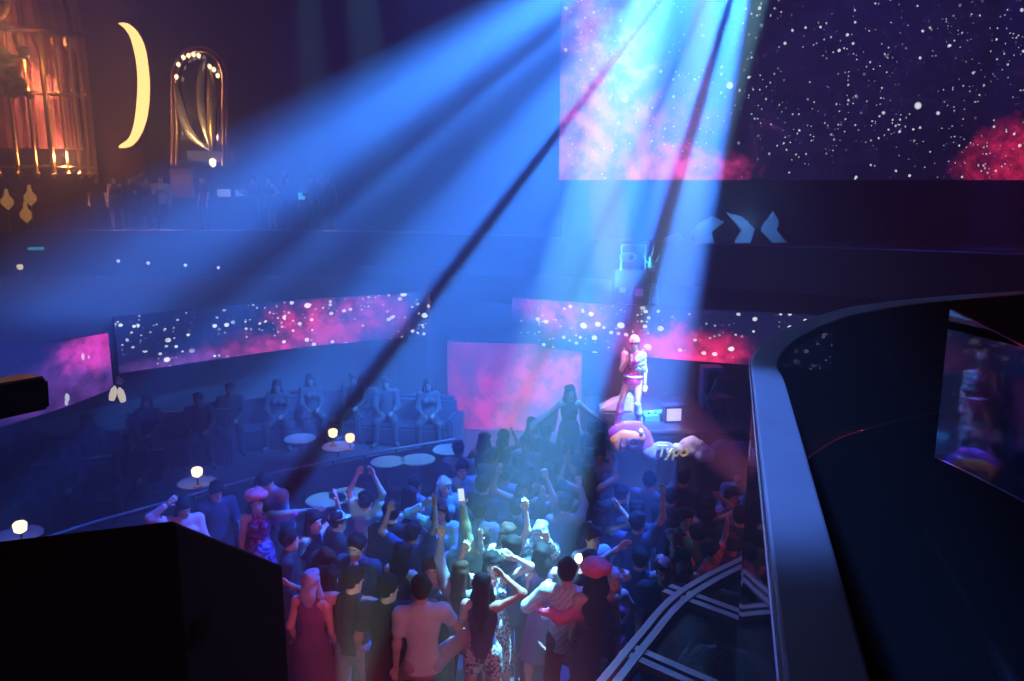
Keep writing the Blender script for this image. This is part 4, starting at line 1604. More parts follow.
def glow_lamp(u, v, Y, z, hgt, label, col=(1.0, 0.62, 0.25), s=2.5, double=False):
    """a table lamp whose glowing top shows at pixel u, v"""
    p = at(u, v, z=z) if Y is None else at(u, v, Y=Y)
    t = empty('table_lamp', (p.x, p.y, p.z - hgt))
    r = 0.06
    MB().lathe([(0.07, 0), (0.07, 0.015), (0.015, 0.03), (0.015, hgt - 0.10), (0.03, hgt - 0.08)], 14).build('base', GOLD, t)
    MB().lathe([(0.03, hgt - 0.08), (0.075, hgt - 0.05), (0.085, hgt + 0.04), (0.06, hgt + 0.07), (0.0, hgt + 0.075)], 16).build('lamp_shade', emission('lamp_glow_%d' % int(col[1] * 100 + s * 10), col, s), t)
    tag(t, label, 'lamp')
    return p


# ------------------------------------------------------------------ booths on the seating platform
SOFA = mat('navy_velvet', (0.012, 0.013, 0.028), 0.8, noise=0.25)


def make_sofa(w=1.9):
    t = empty('banquette', (0, 0, 0))
    MB().box((-w / 2, -0.4, 0.08), (w / 2, 0.3, 0.42), 0.05).build('seat', SOFA, t)
    MB().box((-w / 2, 0.22, 0.08), (w / 2, 0.42, 0.92), 0.07).build('backrest', SOFA, t)
    for sx in (-1, 1):
        MB().box((sx * w / 2 - 0.08, -0.4, 0.0), (sx * w / 2 + 0.08, 0.42, 0.62), 0.05).build('arm', SOFA, t)
    MB().box((-w / 2 + 0.1, -0.3, 0), (w / 2 - 0.1, 0.3, 0.09)).build('plinth', BLACK, t)
    MB().tube([(-w / 2, 0.32, 0.93), (w / 2, 0.32, 0.93)], 0.02, 8).build('back_rail', CHROME, t)
    return t


def copy_tree(o, parent=None):
    c = o.copy()
    COL.objects.link(c)
    c.parent = parent
    for ch in o.children:
        copy_tree(ch, c)
    return c


sofa0 = None
for (u, v, rz, lab) in ((60, 445, 20, 'dark velvet banquette below the short magenta fascia'), (175, 420, 12, 'dark velvet banquette under the long fascia, nearer the corner'),
                        (255, 406, 18, 'dark velvet banquette with pale back rail under the long fascia'), (333, 397, 10, 'dark velvet banquette behind the twin glowing lamps'),
                        (408, 402, -10, 'dark velvet banquette beside the red LED wall'), (100, 468, 25, 'dark velvet banquette behind the platform railing by the loudspeaker')):
    p = at(u, v, z=1.3)
    o = make_sofa() if sofa0 is None else copy_tree(sofa0)
    sofa0 = sofa0 or o
    o.location = (p.x, p.y, 0.45)
    o.rotation_euler = (0, 0, R(rz))
    tag(o, lab, 'sofa', 'banquettes on the seating platform')

TABLETOP = mat('white_laminate', (0.42, 0.46, 0.50), 0.25)
tab0 = None
tabs = ((388, 461, 0.45, 0.55, 'round table just inside the railing, first from the corner side'), (418, 459, 0.45, 0.55, 'round table just inside the railing, middle of three'), (449, 449, 0.45, 0.55, 'round table just inside the railing, by the red wall'),
        (338, 446, 0.45, 0.55, 'round table carrying the twin glowing lamps'), (197, 482, 0.45, 0.55, 'round table with one bright lamp near the railing'), (18, 534, 0.45, 0.55, 'round table with a lamp at the far edge of the platform'),
        (300, 438, 0.45, 0.55, 'round table with nothing on it, behind the twin lamps'), (326, 499, 0.0, 1.05, 'tall bright-topped table beside the raised arms'), (348, 494, 0.0, 1.05, 'second tall bright-topped table, behind the other one'))
TP = []
for (u, v, zf, h_, lab) in tabs:
    p = at(u, v, z=zf + h_)
    key = h_
    t = empty('round_table', (p.x, p.y, zf))
    MB().lathe([(0.0, h_ - 0.03), (0.29, h_ - 0.03), (0.30, h_ - 0.015), (0.29, h_), (0.0, h_)], 28).build('tabletop', TABLETOP, t)
    MB().lathe([(0.035, 0.02), (0.03, h_ - 0.03)], 12).build('stem', CHROME, t)
    MB().lathe([(0.2, 0), (0.2, 0.015), (0.04, 0.035)], 24).build('base', BLACK, t)
    tag(t, lab, 'table', 'round tables by the dance floor')
    TP.append((p, zf + h_))
glow_lamp(333, 433, None, 1.24, 0.24, 'bright table lamp, taller of the twin pair on one table', (1.0, 0.72, 0.40), 3.0)
glow_lamp(350, 438, None, 1.22, 0.22, 'bright table lamp, lower of the twin pair on one table', (1.0, 0.60, 0.28), 3.0)
glow_lamp(197, 472, None, 1.24, 0.24, 'glowing table lamp alone near the middle of the railing', (1.0, 0.75, 0.45), 3.0)
glow_lamp(20, 527, None, 1.22, 0.22, 'glowing table lamp at the far edge beside the loudspeaker', (1.0, 0.80, 0.50), 2.5)
glow_lamp(20, 267, 22.0, 0, at(20, 267, Y=22.0).z - 2.98, 'warm lamp on the first tier under the birdcage', (1.0, 0.80, 0.45), 1.6)
for u, v, Y, hgt, lab in ((7, 200, 24.28, 0.62, 'golden bottle-shaped lamp below the cage, the biggest'), (30, 196, 24.3, 0.6, 'golden lamp below the cage, upper one'), (26, 213, 24.28, 0.3, 'golden lamp below the cage, lowest one')):
    p = at(u, v, Y=Y)
    t = empty('golden_lamp', (p.x, Y, 4.42))
    hz = p.z - 4.42
    MB().lathe([(0.10, 0), (0.10, 0.03), (0.02, 0.06), (0.02, max(0.1, hz - 0.2))], 14).build('base', GOLD, t)
    MB().lathe([(0.02, hz - 0.3), (0.17, hz - 0.14), (0.18, hz), (0.07, hz + 0.14), (0.05, hz + 0.34), (0.0, hz + 0.35)], 16).build('lamp_shade', emission('amber_glow', (1.0, 0.42, 0.10), 0.7), t)
    tag(t, lab, 'lamp', 'golden lamps below the cage')
p = at(36, 250, Y=22.5)
t = empty('tablet_stand', (p.x, p.y, 2.98))
MB().lathe([(0.15, 0), (0.15, 0.02), (0.02, 0.05), (0.02, p.z - 2.98)], 14).build('stand', BLACK, t)
MB().box((-0.19, -0.12, p.z - 2.98), (0.19, 0.12, p.z - 2.90), 0.02).build('lit_tray', emission('cyan_tray', (0.1, 0.6, 0.9), 0.8), t)
tag(t, 'cyan-lit tray stand on the first tier below the birdcage', 'stand')
# white petal sconce where the short fascia ends
p = at(118, 392, Y=12.75)
t = empty('wall_sconce', (p.x, 12.75, p.z))
SH = emission('sconce_glow', (1.0, 0.85, 0.68), 0.9)
MB().tube([(0, 0.1, 0.25), (0, 0.0, 0.25), (0.02, -0.02, 0.12)], 0.012, 6).build('arm', GOLD, t)
for a, dx in ((18, -0.07), (-10, 0.07)):
    o = MB().lathe([(0.015, 0.14), (0.05, 0.08), (0.06, -0.02), (0.045, -0.12), (0.0, -0.13)], 14).build('petal_shade', SH, t, True)
    o.location = (dx, -0.03, -0.02 if dx < 0 else -0.05)
    o.rotation_euler = (0, R(a), 0)
MB().lathe([(0.0, -0.07), (0.07, 0), (0.0, 0.07)], 14, (0.06, 0, 0.19)).build('rosette', mat('rosette_grey', (0.4, 0.38, 0.36), 0.5), t)
MB().tube([(0, 0.1, 0.25), (0, 0.1, 2.3 - p.z + 0.0)], 0.012, 6).build('hanger', BLACK, t)
tag(t, 'white two-petal sconce under the end of the short fascia', 'lamp')
# platform railing
pr = empty('platform_railing', (0, 0, 0))
MB().tube(rc, 0.022, 8).build('top_rail', mat('pale_rail', (0.45, 0.47, 0.55), 0.4, metal=0.6), pr)
for p in resample(rc, 14):
    MB().tube([(p.x, p.y, 0.44), (p.x, p.y, 1.0)], 0.016, 8).build('post', BLACK, pr)
rcz = [Vector((p.x, p.y, 0.95)) for p in resample(rc, 40)]
MB().strip(offset_xy(rcz, 0.012), offset_xy(rcz, -0.012), 0.5).build('infill_panel', mat('dark_infill', (0.02, 0.025, 0.04), 0.4), pr)
tag(pr, 'low curved railing with pale top rail along the seating platform', 'railing')
# ------------------------------------------------------------------ rope barrier
BRASS = mat('post_steel', (0.4, 0.42, 0.48), 0.3, metal=0.9)
posts = []
for (u, v, lab) in ((516, 606, 'rope barrier post beside the brightly lit dancers'), (452, 640, 'rope barrier post behind the seated man in white'), (604, 660, 'rope barrier post below the pink hat')):
    p = at(u, v, z=1.0)
    t = empty('barrier_post', (p.x, p.y, 0))
    MB().lathe([(0.16, 0), (0.16, 0.02), (0.03, 0.05)], 24).build('base', BRASS, t)
    MB().lathe([(0.024, 0.04), (0.024, 0.97)], 12).build('pole', BRASS, t)
    MB().lathe([(0.024, 0.95), (0.04, 0.97), (0.035, 1.01), (0.0, 1.03)], 14).build('finial', BRASS, t)
    tag(t, lab, 'barrier post')
    posts.append(Vector((p.x, p.y, 0.93)))
ROPE = mat('velvet_rope', (0.20, 0.08, 0.10), 0.8, noise=0.3)
for (a, b2, lab) in ((0, 1, 'sagging velvet rope strung towards the seated man'), (0, 2, 'sagging velvet rope strung towards the pink hat')):
    pts = [posts[a].lerp(posts[b2], k / 12) - Vector((0, 0, 0.25 * math.sin(PI * k / 12))) for k in range(13)]
    t = MB().tube(pts, 0.018, 8).build('barrier_rope', ROPE, None, True)
    tag(t, lab, 'rope')
# ------------------------------------------------------------------ the singer and the people one can tell apart
K = cloth((0.015, 0.015, 0.02))
NAVY = cloth((0.03, 0.04, 0.10))
WHT = cloth((0.62, 0.62, 0.64))
GREY = cloth((0.25, 0.27, 0.32))
JEAN = cloth((0.10, 0.16, 0.30))
PALEJ = cloth((0.32, 0.38, 0.50))
PINK = cloth((0.75, 0.12, 0.30))
CORAL = cloth((0.85, 0.10, 0.16))
MAUVE = cloth((0.20, 0.08, 0.18))
OLIVE = cloth((0.20, 0.22, 0.10))
CYANC = cloth((0.35, 0.65, 0.68))
DKRED = cloth((0.30, 0.03, 0.05))
SEQ_W = sequin('white_sequins', (0.85, 0.9, 0.95), 45)
SEQ_P = sequin('purple_sequins', (0.55, 0.18, 0.75), 40)
PAT_PINK = sequin('pink_floral', (0.90, 0.15, 0.35), 26, 0.25)
PAT_RED = sequin('red_sequins', (0.8, 0.06, 0.05), 45)
STRIPE = stripes('diagonal_stripes', (0.03, 0.015, 0.02), (0.65, 0.22, 0.24), 14)
BR, BLK, SILV = (0.05, 0.025, 0.015), (0.010, 0.009, 0.010), (0.35, 0.42, 0.55)
T180 = PI


def tie(c):
    T = Shape(0.012)
    a, f = c['nk'], c['fw']
    T.cap(a - c['up'] * 0.02 + f * 0.105, c['ch'] + f * 0.165 - c['up'] * 0.06, 0.016, 0.030, (np3(f), 0.4))
    S2 = Shape(0.03)
    S2.cap(a - c['up'] * 0.03 + f * 0.07, c['ch'] + f * 0.125 - c['up'] * 0.10, 0.055, 0.035, (np3(f), 0.7))
    return [('shirt_front', *S2.mesh(0.014), WHT), ('tie', *T.mesh(0.010), K)]


def bowtie(c):
    T, S2 = Shape(0.01), Shape(0.03)
    a, f = c['nk'] - c['up'] * 0.015, c['fw']
    for s in (-1, 1):
        T.cap(a + f * 0.10, a + f * 0.10 + c['rt'] * (s * 0.055), 0.012, 0.030, (np3(f), 0.4))
    S2.cap(a - c['up'] * 0.02 + f * 0.07, c['ch'] + f * 0.125 - c['up'] * 0.08, 0.058, 0.030, (np3(f), 0.7))
    return [('shirt_front', *S2.mesh(0.014), WHT), ('bow_tie', *T.mesh(0.009), K)]


def straps(c):
    out = []
    for s in (-1, 1):
        T = Shape(0.01)
        q = catmull([c['P']['pel'] + c['up'] * 0.15 - c['fw'] * 0.10 + c['rt'] * (s * 0.11), c['ch'] - c['fw'] * 0.115 + c['rt'] * (s * 0.10), c['nk'] - c['fw'] * 0.04 + c['rt'] * (s * 0.095) + c['up'] * 0.0, c['ch'] + c['fw'] * 0.12 + c['rt'] * (s * 0.10)], 5)
        for p, p2 in zip(q, q[1:]):
            T.cap(p, p2, 0.020, 0.020)
        out.append(('strap', *T.mesh(0.012), K))
    return out


def wings(c):
    """two translucent-looking pale cloth wings hanging from shoulders to hands"""
    out = []
    for s in (-1, 1):
        sh, wr = c['P'][s, 'sh'], c['P'][s, 'wr']
        V, F = [], []
        n, mm = 10, 8
        for i in range(n + 1):
            t = i / n
            topp = sh.lerp(wr, t) * 1.0 + c['rt'] * (s * 0.10 * t)
            for j in range(mm + 1):
                k = j / mm
                drop = (0.50 - 0.12 * t) * k
                V.append(topp - Vector((0, 0, drop)) + c['rt'] * (s * 0.06 * k) - c['fw'] * (0.06 + 0.03 * math.sin(i * 1.9) * k))
        w_ = mm + 1
        for i in range(n):
            for j in range(mm):
                F.append((i * w_ + j, (i + 1) * w_ + j, (i + 1) * w_ + j + 1, i * w_ + j + 1))
        nv = len(V)
        V2 = V + [v - c['fw'] * 0.012 for v in V]
        F2 = F + [tuple(nv + q for q in reversed(f)) for f in F]
        out.append(('cloth_wing', np.array([tuple(v) for v in V2], np.float32), np.array(F2, np.int32), cloth((0.45, 0.62, 0.72))))
    return out


def belt(c):
    T = Shape(0.02)
    for i in range(18):
        a = 2 * PI * i / 18
        T.ell(c['P']['pel'] + c['up'] * 0.06 + c['rt'] * (0.155 * math.cos(a)) + c['fw'] * (0.105 * math.sin(a)), (0.028, 0.028, 0.02))
    return [('belt', *T.mesh(0.012), WHT)]


def collar(c):
    T = Shape(0.02)
    for i in range(14):
        a = 2 * PI * i / 14
        T.ell(c['nk'] - c['up'] * 0.03 + c['rt'] * (0.085 * math.cos(a)) + c['fw'] * (0.075 * math.sin(a) + 0.02), (0.028, 0.028, 0.022))
    return [('collar', *T.mesh(0.012), WHT)]


def side_panel(c):
    """the pale jewelled half of the singer's suit"""
    T = Shape(0.02)
    r = random.Random(4)
    for i in range(26):
        t = r.random()
        T.ell(c['ch'] + c['rt'] * (0.05 + 0.10 * r.random()) + c['up'] * (0.12 - 0.26 * t) + c['fw'] * (0.115 - 0.03 * r.random()), (0.022, 0.015, 0.022))
    sh, el = c['P'][1, 'sh'], c['P'][1, 'el']
    for i in range(12):
        T.ell(sh.lerp(el, i / 12 * 1.0) + Vector((r.uniform(-.03, .03), -0.045, r.uniform(-.02, .02))), (0.026, 0.020, 0.026))
    return [('jewelled_trim', *T.mesh(0.012), sequin('aqua_jewels', (0.55, 0.9, 0.85), 60, 0.3))]


def hold(info, s, make, label, cat, name):
    """puts a held thing in a person's hand: built around the hand's centre in world space"""
    M = info['M']
    p = M @ info['hands'][s]
    d = M.to_3x3() @ info['hd'][s]
    o = make(name, p, d, M.to_3x3() @ info['fw'])
    tag(o, label, cat)
    return o


def phone_make(name, p, d, f, glow=(0.6, 0.75, 1.0), s=1.5):
    t = empty(name, p)
    z = d.normalized()
    x = z.cross(f).normalized()
    y = z.cross(x)
    M = Matrix((x, y, z)).transposed().to_4x4()
    MB().box((-0.038, 0.022, -0.02), (0.038, 0.031, 0.135), 0.004, M).build('case', BLACK, t)
    MB().box((-0.034, 0.030, -0.015), (0.034, 0.033, 0.130), 0.0, M).build('screen_face', emission('phone_glow', glow, s), t)
    return t


def torch_make(name, p, d, f):
    t = phone_make(name, p, d, f)
    q = Shape(0.01).ell((0, 0, 0.17), (0.05, 0.05, 0.05))
    v, fc = q.mesh(0.012)
    link('flash_lamp', raw_mesh('flash_lamp', v, fc, emission('flash_white', (1.0, 0.95, 0.75), 8.0)), t)
    return t


def mic_make(name, p, d, f):
    t = empty(name, p)
    a = (f * -0.2 + Vector((0, 0, 1.0))).normalized()
    MB().tube([-a * 0.07, a * 0.10], [0.012, 0.017], 10).build('handle', BLACK, t)
    v, fc = Shape(0.01).ell(a * 0.13, (0.028, 0.028, 0.032)).mesh(0.008)
    link('grille_head', raw_mesh('grille_head', v, fc, CHROME), t)
    return t


HERO = []


def hero(u, v, yaw, label, zf=0.0, held=None, **kw):
    kw['label'] = label
    kw.setdefault('res', 0.016)
    kw['hseed'] = int(u + v)
    kw.setdefault('hair', ('short', BLK))
    o, info = place(kw, u, v, zf, R(yaw))
    HERO.append((o.location.copy(), o))
    if held:
        hold(info, held[0], *held[1:])
    return o, info


# the singer
o, info = hero(634, 344, -18, 'singer in pink bodysuit and mismatched knee boots holding a microphone on stage', zf=ZS, fem=True, scale=1.02,
     arms=('mic', 'down'), legs='pose', skin='light', hair=('short', (0.5, 0.25, 0.3)), hat=('beanie', mat('pink_white_cap', (0.8, 0.45, 0.5), 0.5)),
     top=('suit', sequin('pink_suit', (0.80, 0.12, 0.35), 18, 0.45)), bottom=('none', None), boots=((1.0, mat('pink_boot', (0.75, 0.20, 0.40), 0.4)), (1.05, WHT)),
     extra=(belt, side_panel))
hold(info, -1, mic_make, 'microphone held to the mouth of the singer', 'microphone', 'microphone')

# standing behind the crowd with cloth wings
hero(570, 393, 8, 'dark-haired woman in black tank top with pale cloth wings before the red wall', zf=0.55, fem=True, hair=('long', BLK), arms=('wings', 'wings'), top=('tank', K), bottom=('skirt', K), extra=(wings,))
pz = HERO[-1][0]
pd = empty('podium', (pz.x, pz.y, 0))
MB().lathe([(0.45, 0), (0.45, 0.5), (0.48, 0.52), (0.48, 0.55), (0.0, 0.55)], 28).build('drum', BLACK, pd)
MB().lathe([(0.485, 0.50), (0.49, 0.535), (0.485, 0.555)], 28).build('edge_band', STEEL, pd)
tag(pd, 'round black podium under the woman with cloth wings', 'podium')

# front row, seen from behind
hero(312, 584, 165, 'woman with silvery blue hair and bare shoulders in a mauve dress beside the loudspeaker', fem=True, hair=('bob', SILV), top=('dress', MAUVE), bottom=('none', None), arms=('down', 'loose'))
hero(330, 579, 150, 'woman with long dark hair in black sleeveless top, arm around by a friend', fem=True, hair=('long', BLK), top=('tank', K), bottom=('trousers', K), arms=('down', 'down'), scale=0.99)
hero(353, 581, 165, 'short-haired man in black strapped vest and pale jeans with both arms on friends', arms=('reach', 'reach'), twist=0.0, head=(0.05, -0.6), top=('tank', K), bottom=('trousers', PALEJ), extra=(straps,), scale=1.04)
hero(388, 590, 180, 'short-haired man in black tshirt with a hand on his shoulder', head=(0.1, -0.9), top=('tee', K), bottom=('trousers', K), arms=('down', 'loose'), scale=1.04)
o, info = hero(421, 591, 190, 'seated man in white tshirt seen from behind, forearm on his raised knee', top=('tee', WHT), bottom=('trousers', cloth((0.45, 0.25, 0.32))), arms=('knee', 'down'), legs='perch', seat=0.86, lean=(0.10, 0.0), hair=('full', BLK), scale=1.04, res=0.014)
sl = HERO[-1][0]
sto = empty('bar_stool', (sl.x, sl.y, 0))
MB().lathe([(0.0, 0.80), (0.19, 0.80), (0.20, 0.83), (0.19, 0.875), (0.0, 0.88)], 24).build('seat', K, sto)
for k in range(4):
    a = PI / 4 + k * PI / 2
    MB().tube([(0.14 * math.cos(a), 0.14 * math.sin(a), 0.81), (0.24 * math.cos(a), 0.24 * math.sin(a), 0)], 0.015, 8).build('leg', CHROME, sto)
MB().tube([(0.21 * math.cos(2 * PI * k / 24), 0.21 * math.sin(2 * PI * k / 24), 0.28) for k in range(24)], 0.012, 6, closed=True).build('foot_ring', CHROME, sto)
tag(sto, 'bar stool under the seated man in white', 'stool')

# left group
hero(356, 548, -18, 'man in navy suit jacket and tie with cyan-lit face looking at the camera', top=('jacket', NAVY), bottom=('trousers', NAVY), extra=(tie,), hair=('short', BLK), arms=('down', 'down'), scale=1.03)
hero(325, 560, 40, 'woman leaning forward in shiny pale top near the suited man', fem=True, top=('crop', SEQ_W), bottom=('skirt', CYANC), hair=('bob', BR), arms=('fwd', 'down'), lean=(0.35, 0.0), head=(0.4, 0.0))
hero(338, 522, 120, 'person in dark clothes and pale cap facing the stage beside the tall tables', hat=('cap', CYANC), top=('jacket', K), arms=('down', 'phone'))
hero(314, 522, 60, 'woman with pink-lit shoulder waving a coral fan beside the purple boa', fem=True, top=('tank', NAVY), bottom=('trousers', K), hair=('long', BLK), arms=('loose', 'upbent'))
hero(366, 502, 170, 'person in white top with both hands clasped overhead', top=('tee', cloth((0.5, 0.62, 0.64))), arms=('clasp', 'clasp'), fem=True, hair=('bun', BLK), bottom=('trousers', K))
hero(392, 513, 175, 'tall man in black shirt standing behind the suited man', top=('shirt', K), arms=('down', 'down'), hair=('full', BLK), scale=1.07)
hero(413, 534, 160, 'person in dark tshirt raising both red-lit forearms', top=('tee', NAVY), arms=('up', 'upbent'), skin='tan')
hero(440, 512, -10, 'woman in cyan-lit blouse facing the camera with a hand to her hair', fem=True, top=('shirt', CYANC), bottom=('trousers', K), hair=('bob', BR), arms=('head', 'phone'))
o, info = hero(484, 538, 175, 'person in olive long-sleeved shirt holding a phone high overhead', top=('shirt', OLIVE), arms=('loose', 'high'), hair=('short', BLK))
hold(info, 1, phone_make, 'phone held high by the olive sleeve', 'phone', 'mobile_phone')
hero(432, 570, 5, 'woman with long brown hair in grey top facing the camera behind the seated man', fem=True, top=('tank', GREY), bottom=('skirt', K), hair=('wave', BR), arms=('down', 'hip'))
hero(461, 575, 165, 'person in grey long sleeves with one arm straight up behind the seated man', fem=True, top=('shirt', cloth((0.30, 0.32, 0.42))), hair=('long', BR), arms=('down', 'up'))
hero(402, 556, 150, 'woman in black top looking down behind the seated man', fem=True, top=('tank', K), hair=('long', BLK), head=(0.4, 0), arms=('down', 'phone'))
hero(462, 470, 20, 'pale-shirted man leaning in at the back by the railing', top=('shirt', cloth((0.35, 0.45, 0.6))), hair=('short', BLK), arms=('down', 'phone'), bottom=('trousers', NAVY))
hero(444, 488, 30, 'person with white-lit hair at the back beside the round tables', fem=True, hair=('bob', (0.5, 0.55, 0.55)), top=('tee', CYANC), arms=('loose', 'fwd'))

# people by the platform railing at the far side
o, info = hero(184, 508, 35, 'woman in pink-lit blouse looking at her phone beside the railing', fem=True, top=('shirt', cloth((0.75, 0.38, 0.42))), hair=('bob', BLK), arms=('head', 'phone'), head=(0.4, 0.2))
hold(info, 1, phone_make, 'phone in the hand of the pink-lit woman by the railing', 'phone', 'mobile_phone')
o, info = hero(216, 492, 40, 'man in dark jacket holding a pale cup by the railing', top=('jacket', NAVY), arms=('loose', 'phone'), head=(0.35, 0.1), bottom=('trousers', NAVY))


def cup_make(name, p, d, f):
    return MB().lathe([(0.026, -0.06), (0.036, 0.06), (0.032, 0.06), (0.024, -0.05)], 16, p).build(name, mat('pale_cup', (0.6, 0.6, 0.62), 0.3))


hold(info, 1, cup_make, 'pale cup in the hand of the man in dark jacket', 'cup', 'drinking_cup')
hero(266, 482, -30, 'man in pale blue shirt bending over beside the coral hat', top=('shirt', cloth((0.45, 0.52, 0.66))), lean=(0.35, 0.0), head=(0.5, -0.3), arms=('phone', 'phone'), bottom=('trousers', NAVY), scale=1.04)
hero(257, 503, 20, 'person in coral ruffled hat and purple sequins wearing a magenta boa by the railing', fem=True, hat=('beret', CORAL), hair=('bob', BLK), top=('dress', SEQ_P), bottom=('none', None), arms=('down', 'reach'), extra=(boa(cloth((0.80, 0.15, 0.70))),))
hero(290, 541, 100, 'person in black jacket behind the magenta boa', top=('jacket', K), hair=('full', BLK), arms=('down', 'elbow'), bottom=('trousers', K))

# bright middle group
hero(493, 565, 10, 'woman in white sequined dress with raised hand, brightest of the dancers', fem=True, top=('dress', SEQ_W), bottom=('none', None), hair=('bob', BLK), arms=('upbent', 'head'))
hero(483, 587, 170, 'woman in pale shiny shorts and dark top seen from behind in the bright light', fem=True, top=('tank', NAVY), bottom=('shorts', SEQ_W), hair=('long', BLK), arms=('head', 'loose'))
hero(512, 549, 200, 'dark-haired man in dark blue shirt beside the bright dancers', top=('shirt', NAVY), hair=('full', BLK), arms=('down', 'down'), scale=1.06)
hero(507, 536, -15, 'woman holding up a white plate-like fan in the bright light', fem=True, top=('crop', CYANC), bottom=('skirt', WHT), hair=('long', BR), arms=('film', 'up'))
hero(540, 533, -20, 'woman with pale cloth cape catching the light amid the crowd', fem=True, top=('shirt', SEQ_W), bottom=('trousers', NAVY), hair=('bob', SILV), arms=('reachlow', 'film'))
hero(541, 556, 190, 'woman in plum dress seen from behind beside the striped shirt', fem=True, top=('dress', cloth((0.22, 0.08, 0.26))), bottom=('none', None), hair=('bob', BLK), arms=('down', 'down'))
hero(567, 573, 165, 'man in striped white shirt with a pink feather boa seen from behind', top=('shirt', stripes('shirt_stripes', (0.42, 0.48, 0.58), (0.66, 0.66, 0.70), 10)), bottom=('trousers', K), arms=('down', 'elbow'), hair=('full', BLK), extra=(boa(cloth((0.9, 0.14, 0.34))),), scale=1.05)
hero(596, 578, 185, 'tall person with coral ruffled hat and very long black hair', fem=True, hat=('beret', CORAL), hair=('wave', BLK), top=('dress', K), skirt=0.62, bottom=('none', None), arms=('down', 'down'), scale=1.06, extra=())
o, info = hero(590, 563, 190, 'person behind the coral hat holding up a shining phone torch', top=('tee', K), arms=('down', 'mic'), hair=('short', BLK))
hold(info, 1, torch_make, 'phone with bright torch held up beside the coral hat', 'phone', 'mobile_phone')
hero(612, 582, 30, 'woman in pink floral dress beside the coral hat', fem=True, top=('dress', PAT_PINK), bottom=('none', None), hair=('bob', SILV), arms=('loose', 'hip'))
hero(640, 560, 175, 'man in dark vest with pale arms bent to his head', top=('tank', NAVY), arms=('upbent', 'head'), hair=('short', BLK))
hero(664, 573, -10, 'person with pink-lit round cap next to the canopy rail', hat=('beanie', cloth((0.75, 0.28, 0.42))), top=('tee', K), hair=('short', BLK), arms=('down', 'hip'))
hero(682, 562, 0, 'woman with long dark hair and red-lit face behind the canopy rail', fem=True, top=('dress', DKRED), bottom=('none', None), hair=('wave', BLK), arms=('phone', 'down'))
hero(711, 553, 60, 'red-lit man with bent arms near the balustrade', top=('tee', DKRED), hair=('short', BLK), arms=('fwd', 'upbent'))
hero(686, 520, 10, 'waiter in black jacket and bow tie with white collar in the dim crowd', top=('jacket', K), bottom=('trousers', K), extra=(bowtie,), hair=('short', BLK), arms=('phone', 'down'), skin='tan')
hero(732, 497, 20, 'person in pale violet scarf near the balustrade edge', fem=True, top=('shirt', cloth((0.35, 0.30, 0.60))), hair=('long', BLK), arms=('down', 'mic'))
hero(698, 536, -30, 'person in olive yellow top bent behind the red-lit woman', top=('tee', cloth((0.32, 0.28, 0.06))), lean=(0.3, 0), head=(0.4, 0), arms=('fwd', 'loose'))
# under the canopy
hero(690, 607, 150, 'woman in diagonally striped sparkling top under the glass canopy', fem=True, top=('tee', STRIPE), bottom=('trousers', K), hair=('long', BR), arms=('elbow', 'down'))
hero(722, 634, 170, 'person in white sequined jacket and red skirt under the glass canopy', fem=True, top=('jacket', SEQ_W), bottom=('skirt', PAT_RED), hair=('bun', BLK), arms=('down', 'elbow'))

# ------------------------------------------------------------------ the packed, dim crowd
PROTO = []
rp = random.Random(11)
kinds = [
    (dict(arms=('down', 'down'), top=('tee', K), hair=('short', BLK)), 'man in dark tshirt, arms lowered'),
    (dict(arms=('up', 'loose'), top=('tee', NAVY), hair=('short', BLK)), 'man in navy tshirt, one arm up'),
    (dict(fem=True, arms=('down', 'hip'), top=('tank', K), hair=('long', BLK), bottom=('skirt', K)), 'long-haired woman, hand on hip'),
    (dict(fem=True, arms=('upbent', 'upbent'), top=('crop', NAVY), hair=('long', BR)), 'long-haired woman, arms bent up'),
    (dict(arms=('film', 'down'), top=('shirt', GREY), hair=('full', BLK)), 'man in grey shirt filming'),
    (dict(fem=True, arms=('head', 'loose'), top=('dress', K), bottom=('none', None), hair=('bob', BLK)), 'bob-haired woman touching her head'),
    (dict(arms=('phone', 'phone'), top=('jacket', K), hair=('short', BR), head=(0.3, 0)), 'man in black jacket looking down'),
    (dict(fem=True, arms=('phone', 'down'), top=('shirt', cloth((0.30, 0.34, 0.44))), hair=('bun', BLK)), 'woman with bun in pale shirt'),
    (dict(arms=('high', 'upbent'), top=('tee', cloth((0.22, 0.20, 0.26))), hair=('full', BLK)), 'man in grey tshirt, arms high'),
]
for i, (k, lab) in enumerate(kinds):
    k = dict(k)
    k.update(res=0.021, hres=0.009, hseed=i, skin=('light', 'tan')[i % 2])
    meshes, info = build_person(k)
    PROTO.append((meshes, info, lab))


def in_poly(x, y, P):
    c = False
    j = len(P) - 1
    for i in range(len(P)):
        if (P[i][1] > y) != (P[j][1] > y) and x < (P[j][0] - P[i][0]) * (y - P[i][1]) / (P[j][1] - P[i][1]) + P[i][0]:
            c = not c
        j = i
    return c


